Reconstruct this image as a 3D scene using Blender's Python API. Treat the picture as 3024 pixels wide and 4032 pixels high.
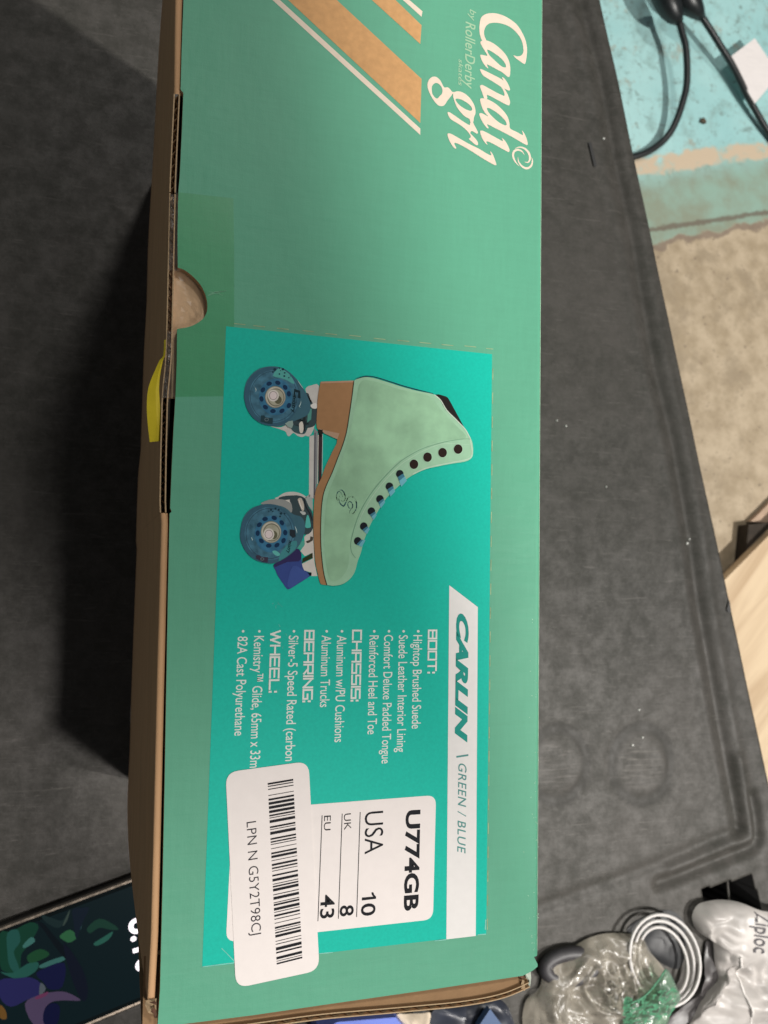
import bpy, math, random
from mathutils import Vector, Matrix, noise
from mathutils.geometry import tessellate_polygon
random.seed(7)
for o in list(bpy.data.objects): bpy.data.objects.remove(o)
S = bpy.context.scene
COL = S.collection

# ------------------------------------------------------------------ camera pose (solved from the printed label's right angles)
FPX, CX, CY = 3300.0, 1512.0, 2016.0
def nrm(v): return v / v.length
_d2 = nrm(-Vector((814.0, -39289.0, FPX)))
_d1 = Vector((10727.0, 461.0, FPX)); _d1 = nrm(_d1 - _d1.dot(_d2) * _d2)
EX, EY = _d1, -_d2
EZ = EX.cross(EY)
BOXH = 0.335                      # the box face stands this high over the table
CAMZ = BOXH + 0.2803
FLOORZ = -0.55
def U(px, py, z):                 # the point at height z that the photo shows at (px, py)
    q = Vector(((px - CX) / FPX, (py - CY) / FPX, 1.0))
    r = Vector((EX.dot(q), EY.dot(q), EZ.dot(q)))
    t = (z - CAMZ) / r.z
    return Vector((0, 0, CAMZ)) + t * r
def F(px, py, dz=0.0):            # on the box face
    p = U(px, py, BOXH); p.z += dz; return p
def T(px, py, z=0.0): return U(px, py, z)

cd = bpy.data.cameras.new('camera'); cam = bpy.data.objects.new('camera', cd); COL.objects.link(cam); S.camera = cam
cd.sensor_fit = 'HORIZONTAL'; cd.sensor_width = 36.0; cd.lens = FPX / 3024.0 * 36.0
cd.clip_start = 0.01; cd.clip_end = 50
_r = Matrix((EX, EY, EZ))         # cv camera -> world
cam.matrix_world = Matrix.Translation((0, 0, CAMZ)) @ Matrix((
    (_r[0][0], -_r[0][1], -_r[0][2]), (_r[1][0], -_r[1][1], -_r[1][2]), (_r[2][0], -_r[2][1], -_r[2][2]))).to_4x4()
cd.dof.use_dof = True; cd.dof.focus_distance = 0.30; cd.dof.aperture_fstop = 30

# ------------------------------------------------------------------ world and lamps (a big shed with ceiling lamps, plus added ones)
W = bpy.data.worlds.new('World'); S.world = W; W.use_nodes = True
bg = W.node_tree.nodes['Background']; bg.inputs[0].default_value = (0.9, 0.95, 1.0, 1); bg.inputs[1].default_value = 0.105
def aim(o, target):
    o.rotation_euler = (Vector(target) - o.location).to_track_quat('-Z', 'Y').to_euler()
def lamp(name, typ, loc, target, power, size=None, color=(1, 1, 1), **kw):
    l = bpy.data.lights.new(name, typ); l.energy = power; l.color = color
    o = bpy.data.objects.new(name, l); COL.objects.link(o); o.location = loc; aim(o, target)
    if typ == 'AREA': l.shape = 'DISK'; l.size = size
    elif size is not None: l.shadow_soft_size = size
    for k, v in kw.items(): setattr(l, k, v)
    return o
lamp('ceiling_lamp_far', 'AREA', (0.60, 1.90, 3.10), (0.08, 0, 0.2), 35, 0.38, (1.0, 0.96, 0.90))
lamp('ceiling_lamp_over', 'AREA', (0.78, -0.22, 3.30), (0.05, 0, 0.2), 7, 0.5, (1.0, 0.95, 0.90))
_sp = Vector((2.15, -0.75, 3.0))
_edge = F(1415, 900)
_tg = _edge + Vector((1.0, 0.0, 0))
lamp('added_spot_side', 'SPOT', _sp, _tg, 500, 0.03, (1.0, 0.97, 0.92), spot_size=2 * ((_tg - _sp).angle(_edge - _sp)), spot_blend=0.03)  # added spot; its cone edge stands in for a cast shadow on the face
lamp('added_gloss_lamp', 'AREA', (1.20, -0.85, 1.9), (0.3, -0.2, 0.0), 6.0, 0.8, (1.0, 0.90, 0.84))  # added soft lamp placed for the warm gloss on the cart top's right
_lp = Vector((0.44, -0.46, 2.9))
_le = F(900, 2250); _lt = _le + Vector((0.10, -0.75, 0))
lamp('added_spot_low', 'SPOT', _lp, _lt, 190, 0.06, (1.0, 0.95, 0.91), spot_size=2 * ((_lt - _lp).angle(_le - _lp)), spot_blend=0.35)  # added spot to brighten the near end of the face, leaving the rest darker

S.view_settings.view_transform = 'Standard'; S.view_settings.look = 'None'
S.view_settings.exposure = 0; S.view_settings.gamma = 1
S.render.engine = 'CYCLES'
S.cycles.max_bounces = 8; S.cycles.transparent_max_bounces = 16

# ------------------------------------------------------------------ materials
def newmat(name):
    m = bpy.data.materials.new(name); m.use_nodes = True
    return m, m.node_tree, m.node_tree.nodes['Principled BSDF']
def mat(name, col, rough=0.6, var=0.0, scale=40.0, bump=0.0, bscale=None, metal=0.0, spec=0.5, detail=6, stretch=None, coat=0.0, emit=0.0, rvar=0.0):
    m, nt, b = newmat(name)
    c4 = (*col, 1)
    b.inputs['Base Color'].default_value = c4
    b.inputs['Roughness'].default_value = rough; b.inputs['Metallic'].default_value = metal
    b.inputs['Specular IOR Level'].default_value = spec
    b.inputs['Coat Weight'].default_value = coat
    if emit:
        b.inputs['Emission Color'].default_value = c4; b.inputs['Emission Strength'].default_value = emit
    if var or bump or rvar:
        tc = nt.nodes.new('ShaderNodeTexCoord'); mp = nt.nodes.new('ShaderNodeMapping')
        nt.links.new(tc.outputs['Object'], mp.inputs[0])
        if stretch: mp.inputs['Scale'].default_value = stretch
        n = nt.nodes.new('ShaderNodeTexNoise'); n.inputs['Scale'].default_value = scale; n.inputs['Detail'].default_value = detail
        nt.links.new(mp.outputs[0], n.inputs['Vector'])
        if var:
            r = nt.nodes.new('ShaderNodeMapRange'); r.inputs[1].default_value = .25; r.inputs[2].default_value = .75
            r.inputs[3].default_value = 1 - var; r.inputs[4].default_value = 1 + var
            nt.links.new(n.outputs['Fac'], r.inputs[0])
            mx = nt.nodes.new('ShaderNodeVectorMath'); mx.operation = 'SCALE'; mx.inputs[0].default_value = col
            nt.links.new(r.outputs[0], mx.inputs['Scale']); nt.links.new(mx.outputs[0], b.inputs['Base Color'])
        if rvar:
            r2 = nt.nodes.new('ShaderNodeMapRange'); r2.inputs[1].default_value = .3; r2.inputs[2].default_value = .7
            r2.inputs[3].default_value = rough - rvar; r2.inputs[4].default_value = rough + rvar
            nt.links.new(n.outputs['Fac'], r2.inputs[0]); nt.links.new(r2.outputs[0], b.inputs['Roughness'])
        if bump:
            n2 = n
            if bscale:
                n2 = nt.nodes.new('ShaderNodeTexNoise'); n2.inputs['Scale'].default_value = bscale; n2.inputs['Detail'].default_value = 4
                nt.links.new(mp.outputs[0], n2.inputs['Vector'])
            bp = nt.nodes.new('ShaderNodeBump'); bp.inputs['Strength'].default_value = bump; bp.inputs['Distance'].default_value = 0.0006
            nt.links.new(n2.outputs['Fac'], bp.inputs['Height']); nt.links.new(bp.outputs[0], b.inputs['Normal'])
    return m
_ink = {}
def ink(col, rough=0.45, var=0.05):
    k = (tuple(round(c, 3) for c in col), rough, var)
    if k not in _ink:
        _ink[k] = mat('print_ink', col, max(rough, .5), var=var, scale=420, spec=0.08)
    return _ink[k]

# ------------------------------------------------------------------ mesh helpers
class MB:
    def __init__(s): s.v = []; s.f = []; s.m = []; s.mats = []
    def mi(s, m):
        if m not in s.mats: s.mats.append(m)
        return s.mats.index(m)
    def add(s, verts, faces, m):
        b = len(s.v); s.v += [tuple(p) for p in verts]; i = s.mi(m)
        for f in faces: s.f.append(tuple(b + k for k in f)); s.m.append(i)
    def build(s, name, parent=None, smooth=False):
        me = bpy.data.meshes.new(name); me.from_pydata(s.v, [], s.f)
        for m in s.mats: me.materials.append(m)
        me.polygons.foreach_set('material_index', s.m)
        if smooth: me.polygons.foreach_set('use_smooth', [True] * len(me.polygons))
        me.update()
        o = bpy.data.objects.new(name, me); COL.objects.link(o)
        if parent is not None:
            o.parent = parent
            l = parent
            loc = Vector((0, 0, 0))
            while l is not None:
                if l.type == 'EMPTY': loc = l.location.copy()
                l = l.parent
            if parent.type == 'EMPTY': o.matrix_parent_inverse = Matrix.Translation(-loc)
        return o
def thing(name, label, cat, loc, group=None):
    o = bpy.data.objects.new(name, None); COL.objects.link(o); o.location = loc
    o.empty_display_size = 0.02
    return tag(o, label, cat, group)
def tag(o, label, cat, group=None):
    o['label'] = label; o['category'] = cat
    if group: o['group'] = group
    return o
def smooth_pts(p, closed=True, n=5):
    N = len(p); out = []
    rng = range(N) if closed else range(N - 1)
    for i in rng:
        g = (lambda k: p[k % N]) if closed else (lambda k: p[max(0, min(N - 1, k))])
        a, b, c, d = g(i - 1), g(i), g(i + 1), g(i + 2)
        for k in range(n):
            t = k / n
            out.append(tuple(0.5 * (2 * b[j] + (c[j] - a[j]) * t + (2 * a[j] - 5 * b[j] + 4 * c[j] - d[j]) * t * t + (3 * b[j] - a[j] - 3 * c[j] + d[j]) * t ** 3) for j in range(len(b))))
    if not closed: out.append(tuple(p[-1]))
    return out
def zm(x0, y0, s): return lambda pts: [(x0 + x * s, y0 + y * s) for x, y in pts]
def flat(mb, outer, m, z, holes=(), plane=F):     # a flat printed shape: pixels measured on the face, laid on the face
    loops = [[plane(*p, z) for p in outer]] + [[plane(*p, z) for p in h] for h in holes]
    vs = [v for l in loops for v in l]
    fs = []
    for t in tessellate_polygon(loops):
        a, b, c = (vs[k] for k in t)
        fs.append(t if (b - a).cross(c - a).z > 0 else (t[0], t[2], t[1]))
    mb.add(vs, fs, m)
def ribbon(pts, w, closed=False):                 # a stroke of width w round a polyline, in pixels
    L, R_ = [], []
    n = len(pts)
    for i in range(n):
        a = pts[(i - 1) % n] if closed else pts[max(0, i - 1)]
        b = pts[(i + 1) % n] if closed else pts[min(n - 1, i + 1)]
        dx, dy = b[0] - a[0], b[1] - a[1]; l = math.hypot(dx, dy) or 1
        ww = (w[i] if isinstance(w, (list, tuple)) else w) / 2
        L.append((pts[i][0] - dy / l * ww, pts[i][1] + dx / l * ww)); R_.append((pts[i][0] + dy / l * ww, pts[i][1] - dx / l * ww))
    return L, R_
def stroke(mb, pts, w, m, z, closed=False, plane=F):
    L, R_ = ribbon(pts, w, closed); n = len(pts)
    vs = [plane(*p, z) for p in L] + [plane(*p, z) for p in R_]
    fs = []
    for i in range(n if closed else n - 1):
        j = (i + 1) % n
        f = (i, j, n + j, n + i)
        if (vs[j] - vs[i]).cross(vs[n + j] - vs[i]).z < 0: f = f[::-1]
        fs.append(f)
    mb.add(vs, fs, m)
def ell(cx, cy, rx, ry, n=40, rot=0.0):
    c, s = math.cos(rot), math.sin(rot)
    return [(cx + c * rx * math.cos(t) - s * ry * math.sin(t), cy + s * rx * math.cos(t) + c * ry * math.sin(t)) for t in [2 * math.pi * k / n for k in range(n)]]
def rrect(corners, r, n=6):                       # world corners -> rounded outline
    out = []; N = len(corners)
    for i in range(N):
        a, b, c = corners[i - 1], corners[i], corners[(i + 1) % N]
        p = b + (a - b).normalized() * r; q = b + (c - b).normalized() * r
        for k in range(n + 1):
            t = k / n
            out.append((p * (1 - t) ** 2 + b * 2 * t * (1 - t) + q * t * t))
    return out
def slab(mb, outline, dz, m, mside=None):         # world outline (top), extruded down dz
    vs = list(outline); n = len(vs)
    fs = []
    for t in tessellate_polygon([vs]):
        a, b, c = (vs[k] for k in t)
        fs.append(t if (b - a).cross(c - a).z > 0 else (t[0], t[2], t[1]))
    mb.add(vs, fs, m)
    low = [v - Vector((0, 0, dz)) for v in vs]
    mb.add(vs + low, [(i, (i + 1) % n, n + (i + 1) % n, n + i) for i in range(n)], mside or m)
def tube(mb, pts, r, m, n=10, closed=False):
    N = len(pts); rings = []
    for i in range(N):
        a = pts[(i - 1) % N] if closed else pts[max(0, i - 1)]
        b = pts[(i + 1) % N] if closed else pts[min(N - 1, i + 1)]
        d = (b - a).normalized(); u = d.cross(Vector((0, 0, 1)))
        if u.length < 1e-4: u = d.cross(Vector((1, 0, 0)))
        u.normalize(); w = u.cross(d)
        rr = r[i] if isinstance(r, (list, tuple)) else r
        rings.append([pts[i] + (u * math.cos(2 * math.pi * k / n) + w * math.sin(2 * math.pi * k / n)) * rr for k in range(n)])
    vs = [v for q in rings for v in q]; fs = []
    for i in range(N if closed else N - 1):
        j = (i + 1) % N
        for k in range(n): fs.append((i * n + k, i * n + (k + 1) % n, j * n + (k + 1) % n, j * n + k))
    if not closed: fs += [tuple(range(n))[::-1], tuple((N - 1) * n + k for k in range(n))]
    mb.add(vs, fs, m)
_cap = {}
def glyphs(s, bold, shear, space):
    cu = bpy.data.curves.new('t', 'FONT'); cu.body = s; cu.size = 1; cu.offset = bold; cu.shear = shear; cu.space_character = space
    cu.resolution_u = 4; cu.fill_mode = 'FRONT'
    o = bpy.data.objects.new('t', cu); COL.objects.link(o)
    dg = bpy.context.evaluated_depsgraph_get(); dg.update()
    me = bpy.data.meshes.new_from_object(o.evaluated_get(dg))
    v = [tuple(p.co) for p in me.vertices]; f = [tuple(p.vertices) for p in me.polygons]
    bpy.data.objects.remove(o); bpy.data.curves.remove(cu); bpy.data.meshes.remove(me)
    return v, f
def text(mb, s, a, b, cap, m, z, bold=0.0, shear=0.0, space=1.0, straight=True, plane=F):
    """s runs from a to b along its baseline, capitals cap tall (pixels); straight: along the panel's own edge direction"""
    v, f = glyphs(s, bold, shear, space)
    k = bold
    if k not in _cap:
        hv, _ = glyphs('H', bold, 0, 1); _cap[k] = (min(p[1] for p in hv), max(p[1] for p in hv))
    y0, y1 = _cap[k]; x0 = min(p[0] for p in v); x1 = max(p[0] for p in v)
    A = plane(*a, z); B = plane(*b, z)
    if straight: B.x = A.x
    d = B - A; L = d.length; d.normalize(); up = Vector((-d.y, d.x, 0))
    h = (plane(a[0] + cap, a[1], z) - A).length
    vs = [A + d * ((p[0] - x0) / (x1 - x0) * L) + up * ((p[1] - y0) / (y1 - y0) * h) for p in v]
    fs = []
    for q in f:
        c = (vs[q[1]] - vs[q[0]]).cross(vs[q[2]] - vs[q[0]])
        fs.append(q if c.z >= 0 else q[::-1])
    mb.add(vs, fs, m)
E1 = 0.00007                                       # thickness of one layer of ink

# ------------------------------------------------------------------ floor
def lineeq(p, q, plane):
    a = plane(*p); b = plane(*q); d = (b - a).normalized(); n = Vector((-d.y, d.x, 0))
    if n.y < 0: n = -n
    return n, n.dot(a), d
FL = lambda x, y: U(x, y, FLOORZ)
def floor_mat():
    m, nt, b = newmat('painted_concrete')
    N, L = nt.nodes.new, nt.links.new
    tc = N('ShaderNodeTexCoord')
    n, c0, dirv = lineeq((2560, 950), (3024, 862), FL)
    def dot(v):
        q = N('ShaderNodeVectorMath'); q.operation = 'DOT_PRODUCT'; q.inputs[1].default_value = v; L(tc.outputs['Object'], q.inputs[0]); return q.outputs['Value']
    def mth(op, a, bb=None, c=None):
        q = N('ShaderNodeMath'); q.operation = op
        for i, x in enumerate((a, bb, c)):
            if x is None: continue
            if isinstance(x, (int, float)): q.inputs[i].default_value = x
            else: L(x, q.inputs[i])
        return q.outputs[0]
    def noi(sc, det=6, rough=.6):
        q = N('ShaderNodeTexNoise'); q.inputs['Scale'].default_value = sc; q.inputs['Detail'].default_value = det; q.inputs['Roughness'].default_value = rough
        L(tc.outputs['Object'], q.inputs['Vector']); return q.outputs['Fac']
    def mapr(x, a, bb, c=0.0, d=1.0):
        q = N('ShaderNodeMapRange'); q.interpolation_type = 'SMOOTHSTEP'; L(x, q.inputs[0])
        for i, y in enumerate((a, bb, c, d)): q.inputs[i + 1].default_value = y
        return q.outputs[0]
    def mix(f, A, B):
        q = N('ShaderNodeMix'); q.data_type = 'RGBA'
        L(f, q.inputs['Factor']) if not isinstance(f, float) else None
        for k, x in (('A', A), ('B', B)):
            i = [s for s in q.inputs if s.name == k and s.type == 'RGBA'][0]
            if isinstance(x, tuple): i.default_value = (*x, 1)
            else: L(x, i)
        return [s for s in q.outputs if s.type == 'RGBA'][0]
    y = mth('SUBTRACT', dot(n), c0)                     # metres above the paint's torn edge
    wob = mth('MULTIPLY', mth('SUBTRACT', noi(22), 0.5), 0.045)
    wob2 = mth('MULTIPLY', mth('SUBTRACT', noi(90), 0.5), 0.012)
    yy = mth('ADD', mth('ADD', y, wob), wob2)
    big, mid, fine = noi(5), noi(28), noi(160, 8, .7)
    concrete = mix(mapr(mid, .3, .7), (.36, .28, .18), (.53, .43, .30))
    concrete = mix(mapr(fine, .56, .75), concrete, (.24, .175, .115))
    concrete = mix(mth('MULTIPLY', mapr(noi(9, 6, .7), .50, .62), .6), concrete, (.30, .235, .155))
    concrete = mix(mth('MULTIPLY', mapr(noi(60, 8, .75), .57, .70), .8), concrete, (.26, .19, .13))
    concrete = mix(mth('MULTIPLY', mapr(noi(110, 4, .5), .66, .72), .7), concrete, (.15, .11, .08))
    paint = mix(mapr(big, .35, .65), (.34, .62, .62), (.43, .70, .69))
    paint = mix(mapr(mid, .5, .75), paint, (.27, .43, .41))
    paint = mix(mapr(fine, .57, .75), paint, (.13, .23, .24))
    paint = mix(mth('MULTIPLY', mapr(noi(70, 8, .75), .53, .66), .85), paint, (.20, .29, .27))
    paint = mix(mth('MULTIPLY', mapr(noi(17, 7, .75), .56, .66), .7), paint, (.36, .36, .29))
    # greener, dirtier paint towards the torn edge
    lowp = mix(mapr(noi(14), .35, .65), (.29, .44, .36), (.27, .31, .23))
    paint = mix(mapr(yy, .16, .07), paint, lowp)
    worn = mapr(yy, -.004, .004)
    col = mix(worn, concrete, paint)
    # a worn strip where the paint has gone, and the dark cracks along the edge
    n2, c2, _ = lineeq((2510, 655), (3024, 590), FL)
    y2 = mth('ABSOLUTE', mth('ADD', mth('SUBTRACT', dot(n2), c2), mth('MULTIPLY', mth('SUBTRACT', noi(45), .5), .03)))
    strip = mth('MULTIPLY', mapr(y2, .019, .011), mapr(mid, .30, .46))
    col = mix(strip, col, (.62, .50, .36))
    n3, c3, _ = lineeq((2560, 905), (3024, 835), FL)
    y3 = mth('ABSOLUTE', mth('ADD', mth('SUBTRACT', dot(n3), c3), wob2))
    col = mix(mth('MULTIPLY', mapr(y3, .006, .002), .8), col, (.15, .115, .085))
    y4 = mth('ABSOLUTE', mth('ADD', yy, .006))
    col = mix(mth('MULTIPLY', mapr(y4, .009, .003), .75), col, (.20, .15, .115))
    L(col, b.inputs['Base Color'])
    b.inputs['Roughness'].default_value = .55
    bp = N('ShaderNodeBump'); bp.inputs['Strength'].default_value = .35; bp.inputs['Distance'].default_value = .002
    L(mid, bp.inputs['Height']); L(bp.outputs[0], b.inputs['Normal'])
    return m
mb = MB(); mb.add([(-6, -6, FLOORZ), (6, -6, FLOORZ), (6, 6, FLOORZ), (-6, 6, FLOORZ)], [(0, 1, 2, 3)], floor_mat())
fl = mb.build('floor'); fl['kind'] = 'structure'; fl['label'] = 'concrete floor with worn turquoise paint'

# ------------------------------------------------------------------ table: black moulded plastic cart top
def table_mat():
    m, nt, b = newmat('black_moulded_plastic')
    N, L = nt.nodes.new, nt.links.new
    tc = N('ShaderNodeTexCoord')
    def noi(sc, det=6, rough=.6, st=None):
        q = N('ShaderNodeTexNoise'); q.inputs['Scale'].default_value = sc; q.inputs['Detail'].default_value = det; q.inputs['Roughness'].default_value = rough
        if st:
            mp = N('ShaderNodeMapping'); mp.inputs['Scale'].default_value = st; mp.inputs['Rotation'].default_value = (0, 0, .5)
            L(tc.outputs['Object'], mp.inputs[0]); L(mp.outputs[0], q.inputs['Vector'])
        else: L(tc.outputs['Object'], q.inputs['Vector'])
        return q.outputs['Fac']
    def ramp(x, a, bb, c, d):
        q = N('ShaderNodeMapRange'); q.interpolation_type = 'SMOOTHSTEP'; L(x, q.inputs[0])
        for i, y in enumerate((a, bb, c, d)): q.inputs[i + 1].default_value = y
        return q.outputs[0]
    big, mid, fine = noi(6, 4), noi(60, 12, .8), noi(420, 8, .75)
    def streak(rot, sc, st):
        q = N('ShaderNodeTexNoise'); q.inputs['Scale'].default_value = sc; q.inputs['Detail'].default_value = 8; q.inputs['Roughness'].default_value = .7; q.inputs['Distortion'].default_value = .6
        mp = N('ShaderNodeMapping'); mp.inputs['Scale'].default_value = (1, st, 1); mp.inputs['Rotation'].default_value = (0, 0, rot)
        L(tc.outputs['Object'], mp.inputs[0]); L(mp.outputs[0], q.inputs['Vector']); return q.outputs['Fac']
    s1, s2, s3, s4 = streak(.35, 30, 11), streak(1.2, 34, 16), streak(-.6, 26, 20), streak(1.75, 30, 14)
    def mixc(f, A, B):
        q = N('ShaderNodeMix'); q.data_type = 'RGBA'; L(f, q.inputs['Factor'])
        for k, x in (('A', A), ('B', B)):
            i = [s for s in q.inputs if s.name == k and s.type == 'RGBA'][0]
            if isinstance(x, tuple): i.default_value = (*x, 1)
            else: L(x, i)
        return [s for s in q.outputs if s.type == 'RGBA'][0]
    c = mixc(ramp(mid, .36, .66, 0, 1), (.034, .033, .028), (.062, .058, .052))
    c = mixc(ramp(big, .42, .66, 0, .35), c, (.072, .065, .059))
    for st_ in (s1, s2, s3, s4):
        c = mixc(ramp(st_, .60, .70, 0, .55), c, (.115, .106, .097))
    c = mixc(ramp(s2, .40, .30, 0, .6), c, (.018, .018, .015))
    c = mixc(ramp(fine, .60, .74, 0, .7), c, (.14, .13, .12))
    c = mixc(ramp(fine, .40, .28, 0, .7), c, (.013, .013, .012))
    # two worn cup rings: a dark band with a dusty, scraped middle
    for px_, rp in (((2528, 3008), 132), ((2195, 3010), 135)):
        cc = T(*px_); rad = (T(px_[0] + rp, px_[1]) - cc).length
        ds = N('ShaderNodeVectorMath'); ds.operation = 'DISTANCE'; ds.inputs[1].default_value = (cc.x, cc.y, 0)
        fz_ = N('ShaderNodeVectorMath'); fz_.operation = 'MULTIPLY'; fz_.inputs[1].default_value = (1, .92, 0); L(tc.outputs['Object'], fz_.inputs[0]); ds.inputs[1].default_value = (cc.x, cc.y * .92, 0)
        L(fz_.outputs[0], ds.inputs[0])
        wob = N('ShaderNodeMath'); wob.operation = 'MULTIPLY_ADD'; L(mid, wob.inputs[0]); wob.inputs[1].default_value = .010; L(ds.outputs['Value'], wob.inputs[2])
        dd = wob.outputs[0]
        a1 = ramp(dd, rad * .78, rad * .98, 0, 1); a2 = ramp(dd, rad * 1.20, rad * 1.08, 0, .55)
        mm = N('ShaderNodeMath'); mm.operation = 'MULTIPLY'; L(a1, mm.inputs[0]); L(a2, mm.inputs[1])
        c = mixc(mm.outputs[0], c, (.022, .021, .018))
        b1 = ramp(dd, rad * .95, rad * .6, 0, 1); b2 = ramp(s4, .47, .66, 0, .55)
        mm = N('ShaderNodeMath'); mm.operation = 'MULTIPLY'; L(b1, mm.inputs[0]); L(b2, mm.inputs[1])
        c = mixc(mm.outputs[0], c, (.13, .12, .109))
    L(c, b.inputs['Base Color'])
    b.inputs['Specular IOR Level'].default_value = .22
    L(ramp(mid, .3, .7, .62, .42), b.inputs['Roughness'])
    bp = N('ShaderNodeBump'); bp.inputs['Strength'].default_value = .30; bp.inputs['Distance'].default_value = .0012
    L(mid, bp.inputs['Height'])
    bp2 = N('ShaderNodeBump'); bp2.inputs['Strength'].default_value = .35; bp2.inputs['Distance'].default_value = .0004
    L(fine, bp2.inputs['Height']); L(bp.outputs[0], bp2.inputs['Normal']); L(bp2.outputs[0], b.inputs['Normal'])
    return m
TM = table_mat()
def segdist(p, a, b):
    ab = b - a; t = max(0, min(1, (p - a).dot(ab) / ab.dot(ab))); return (p - a - ab * t).length
def poly2(pts): return [T(*p).to_2d() for p in pts]
GROOVE = poly2([(2225, -300), (2289, 0), (2364, 298), (2438, 696), (2493, 944), (2576, 1427), (2655, 1755), (2715, 2100), (2755, 2391), (2825, 2789), (2863, 3000), (2913, 3262)])
G2 = poly2([(2913, 3262), (2712, 3351), (2629, 3388), (2339, 3495), (2000, 3620)])
RIDGE = poly2([(2900, 2990), (2945, 3290), (2715, 3395), (2640, 3425)])
G3 = poly2([(2965, 3140), (2978, 3200), (2988, 3300), (2975, 3335), (2900, 3365), (2712, 3438), (2600, 3480)])
HOLE = poly2([(2763, 3507), (2957, 3451), (2991, 3560), (2990, 3640), (2800, 3640)])
RING = [(T(2528, 3008).to_2d(), (T(2660, 3008) - T(2528, 3008)).length), (T(2195, 3010).to_2d(), (T(2330, 3010) - T(2195, 3010)).length)]
def inpoly(p, poly):
    c = False; j = len(poly) - 1
    for i in range(len(poly)):
        if (poly[i].y > p.y) != (poly[j].y > p.y) and p.x < (poly[j].x - poly[i].x) * (p.y - poly[i].y) / (poly[j].y - poly[i].y) + poly[i].x: c = not c
        j = i
    return c
def pd(p, poly): return min(segdist(p, poly[i], poly[i + 1]) for i in range(len(poly) - 1))
def table_h(p):
    h = 0.0
    if p.x > .12:
        dg_ = pd(p, GROOVE); h -= .0034 * math.exp(-(dg_ / .0055) ** 2); h += .0012 * math.exp(-((dg_ - .013) / .005) ** 2)
        if p.y < .05:
            d2 = pd(p, G2); h -= .0017 * math.exp(-(d2 / .005) ** 2)
            h += .0028 * math.exp(-(pd(p, RIDGE) / .006) ** 2)
            h -= .0050 * math.exp(-(pd(p, G3) / .0055) ** 2)
            for c, r in RING:
                d = (p - c).length
                h -= .0013 * math.exp(-((d - r * (.9 + .05 * noise.noise(Vector((p.x * 40, p.y * 40, 9))))) / .0065) ** 2)
                if d < r * .75: h += .0006 * noise.noise(Vector((p.x * 90, p.y * 60, 3)))
            if inpoly(p, HOLE): h -= .16
    h += .0007 * noise.noise(Vector((p.x * 14, p.y * 14, 0)))
    return h
EA, EB = T(2361, 0).to_2d(), T(3024, 3080).to_2d()
ed = (EB - EA).normalized(); en = Vector((ed.y, -ed.x))
if en.x > 0: en = -en                               # inward
ss = []; s = -.35
while s < 1.15:
    q = EA + ed * s
    ss.append(s); s += .002 if T(2700, 2650).y > (q + en * .05).y > T(2700, 3750).y - .02 else .007
tt = []; t = 0.0
while t < .95: tt.append(t); t += .0018 if t < .21 else (.012 if t < .6 else .03)
mb = MB(); vs = []; fs = []
cols = [('drop', -.045), ('drop', -.006), ('r', -.002)] + tt
for s in ss:
    for t in cols:
        if isinstance(t, tuple):
            q = EA + ed * s; off = {-.045: -.001, -.006: -.001, -.002: -.0004}[t[1]]
            vs.append((q.x + en.x * off, q.y + en.y * off, t[1]))
        else:
            q = EA + ed * s + en * t; vs.append((q.x, q.y, table_h(q)))
nc = len(cols)
for i in range(len(ss) - 1):
    for j in range(nc - 1):
        f = (i * nc + j, i * nc + j + 1, (i + 1) * nc + j + 1, (i + 1) * nc + j)
        a, b_, c_ = Vector(vs[f[0]]), Vector(vs[f[1]]), Vector(vs[f[2]])
        fs.append(f)
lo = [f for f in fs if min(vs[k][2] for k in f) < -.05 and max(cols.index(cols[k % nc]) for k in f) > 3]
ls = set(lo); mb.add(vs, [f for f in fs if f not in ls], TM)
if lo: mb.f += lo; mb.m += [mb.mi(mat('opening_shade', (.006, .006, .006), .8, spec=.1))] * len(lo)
table = mb.build('cart_top', smooth=True)
tag(table, 'scuffed black moulded plastic cart top under the skate box', 'cart')
# a thin web across the handle opening, and pale specks stuck to the plastic
mb = MB(); a = T(2876, 3475); b_ = T(2890, 3640)
for p in (a, b_): p.z = -.004
tube(mb, [a, (a + b_) / 2, b_], .0011, TM)
mb.build('handle_web', table)
wm = mat('pale_speck', (.7, .7, .66), .5)
for x, y, r in ((2515, 2795, 5), (2375, 547, 6), (2711, 2140, 7), (2722, 2122, 5), (2387, 1917, 4), (2192, 1656, 4), (2228, 1678, 5), (2530, 2905, 5), (2490, 2935, 6)):
    mb = MB(); c = T(x, y); rr = r * .000205
    tube(mb, [c + Vector((0, 0, table_h(c.to_2d()) - .0002)), c + Vector((rr * .4, rr * .3, table_h(c.to_2d()) + rr * .7))], [rr, rr * .5], wm, 7); mb.build('speck', table, smooth=True)
mb = MB(); dk = mat('dark_scuff', (.02, .02, .02), .6)
stroke(mb, [(2323, 560), (2332, 600), (2345, 655)], 11, dk, .0012, plane=T); mb.build('scuff_mark', table); mb = MB()
flat(mb, [(2872, 2360), (2862, 2400), (2868, 2412), (2880, 2412)], dk, .0012, plane=T)
mb.build('chipped_edge', table)

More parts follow.
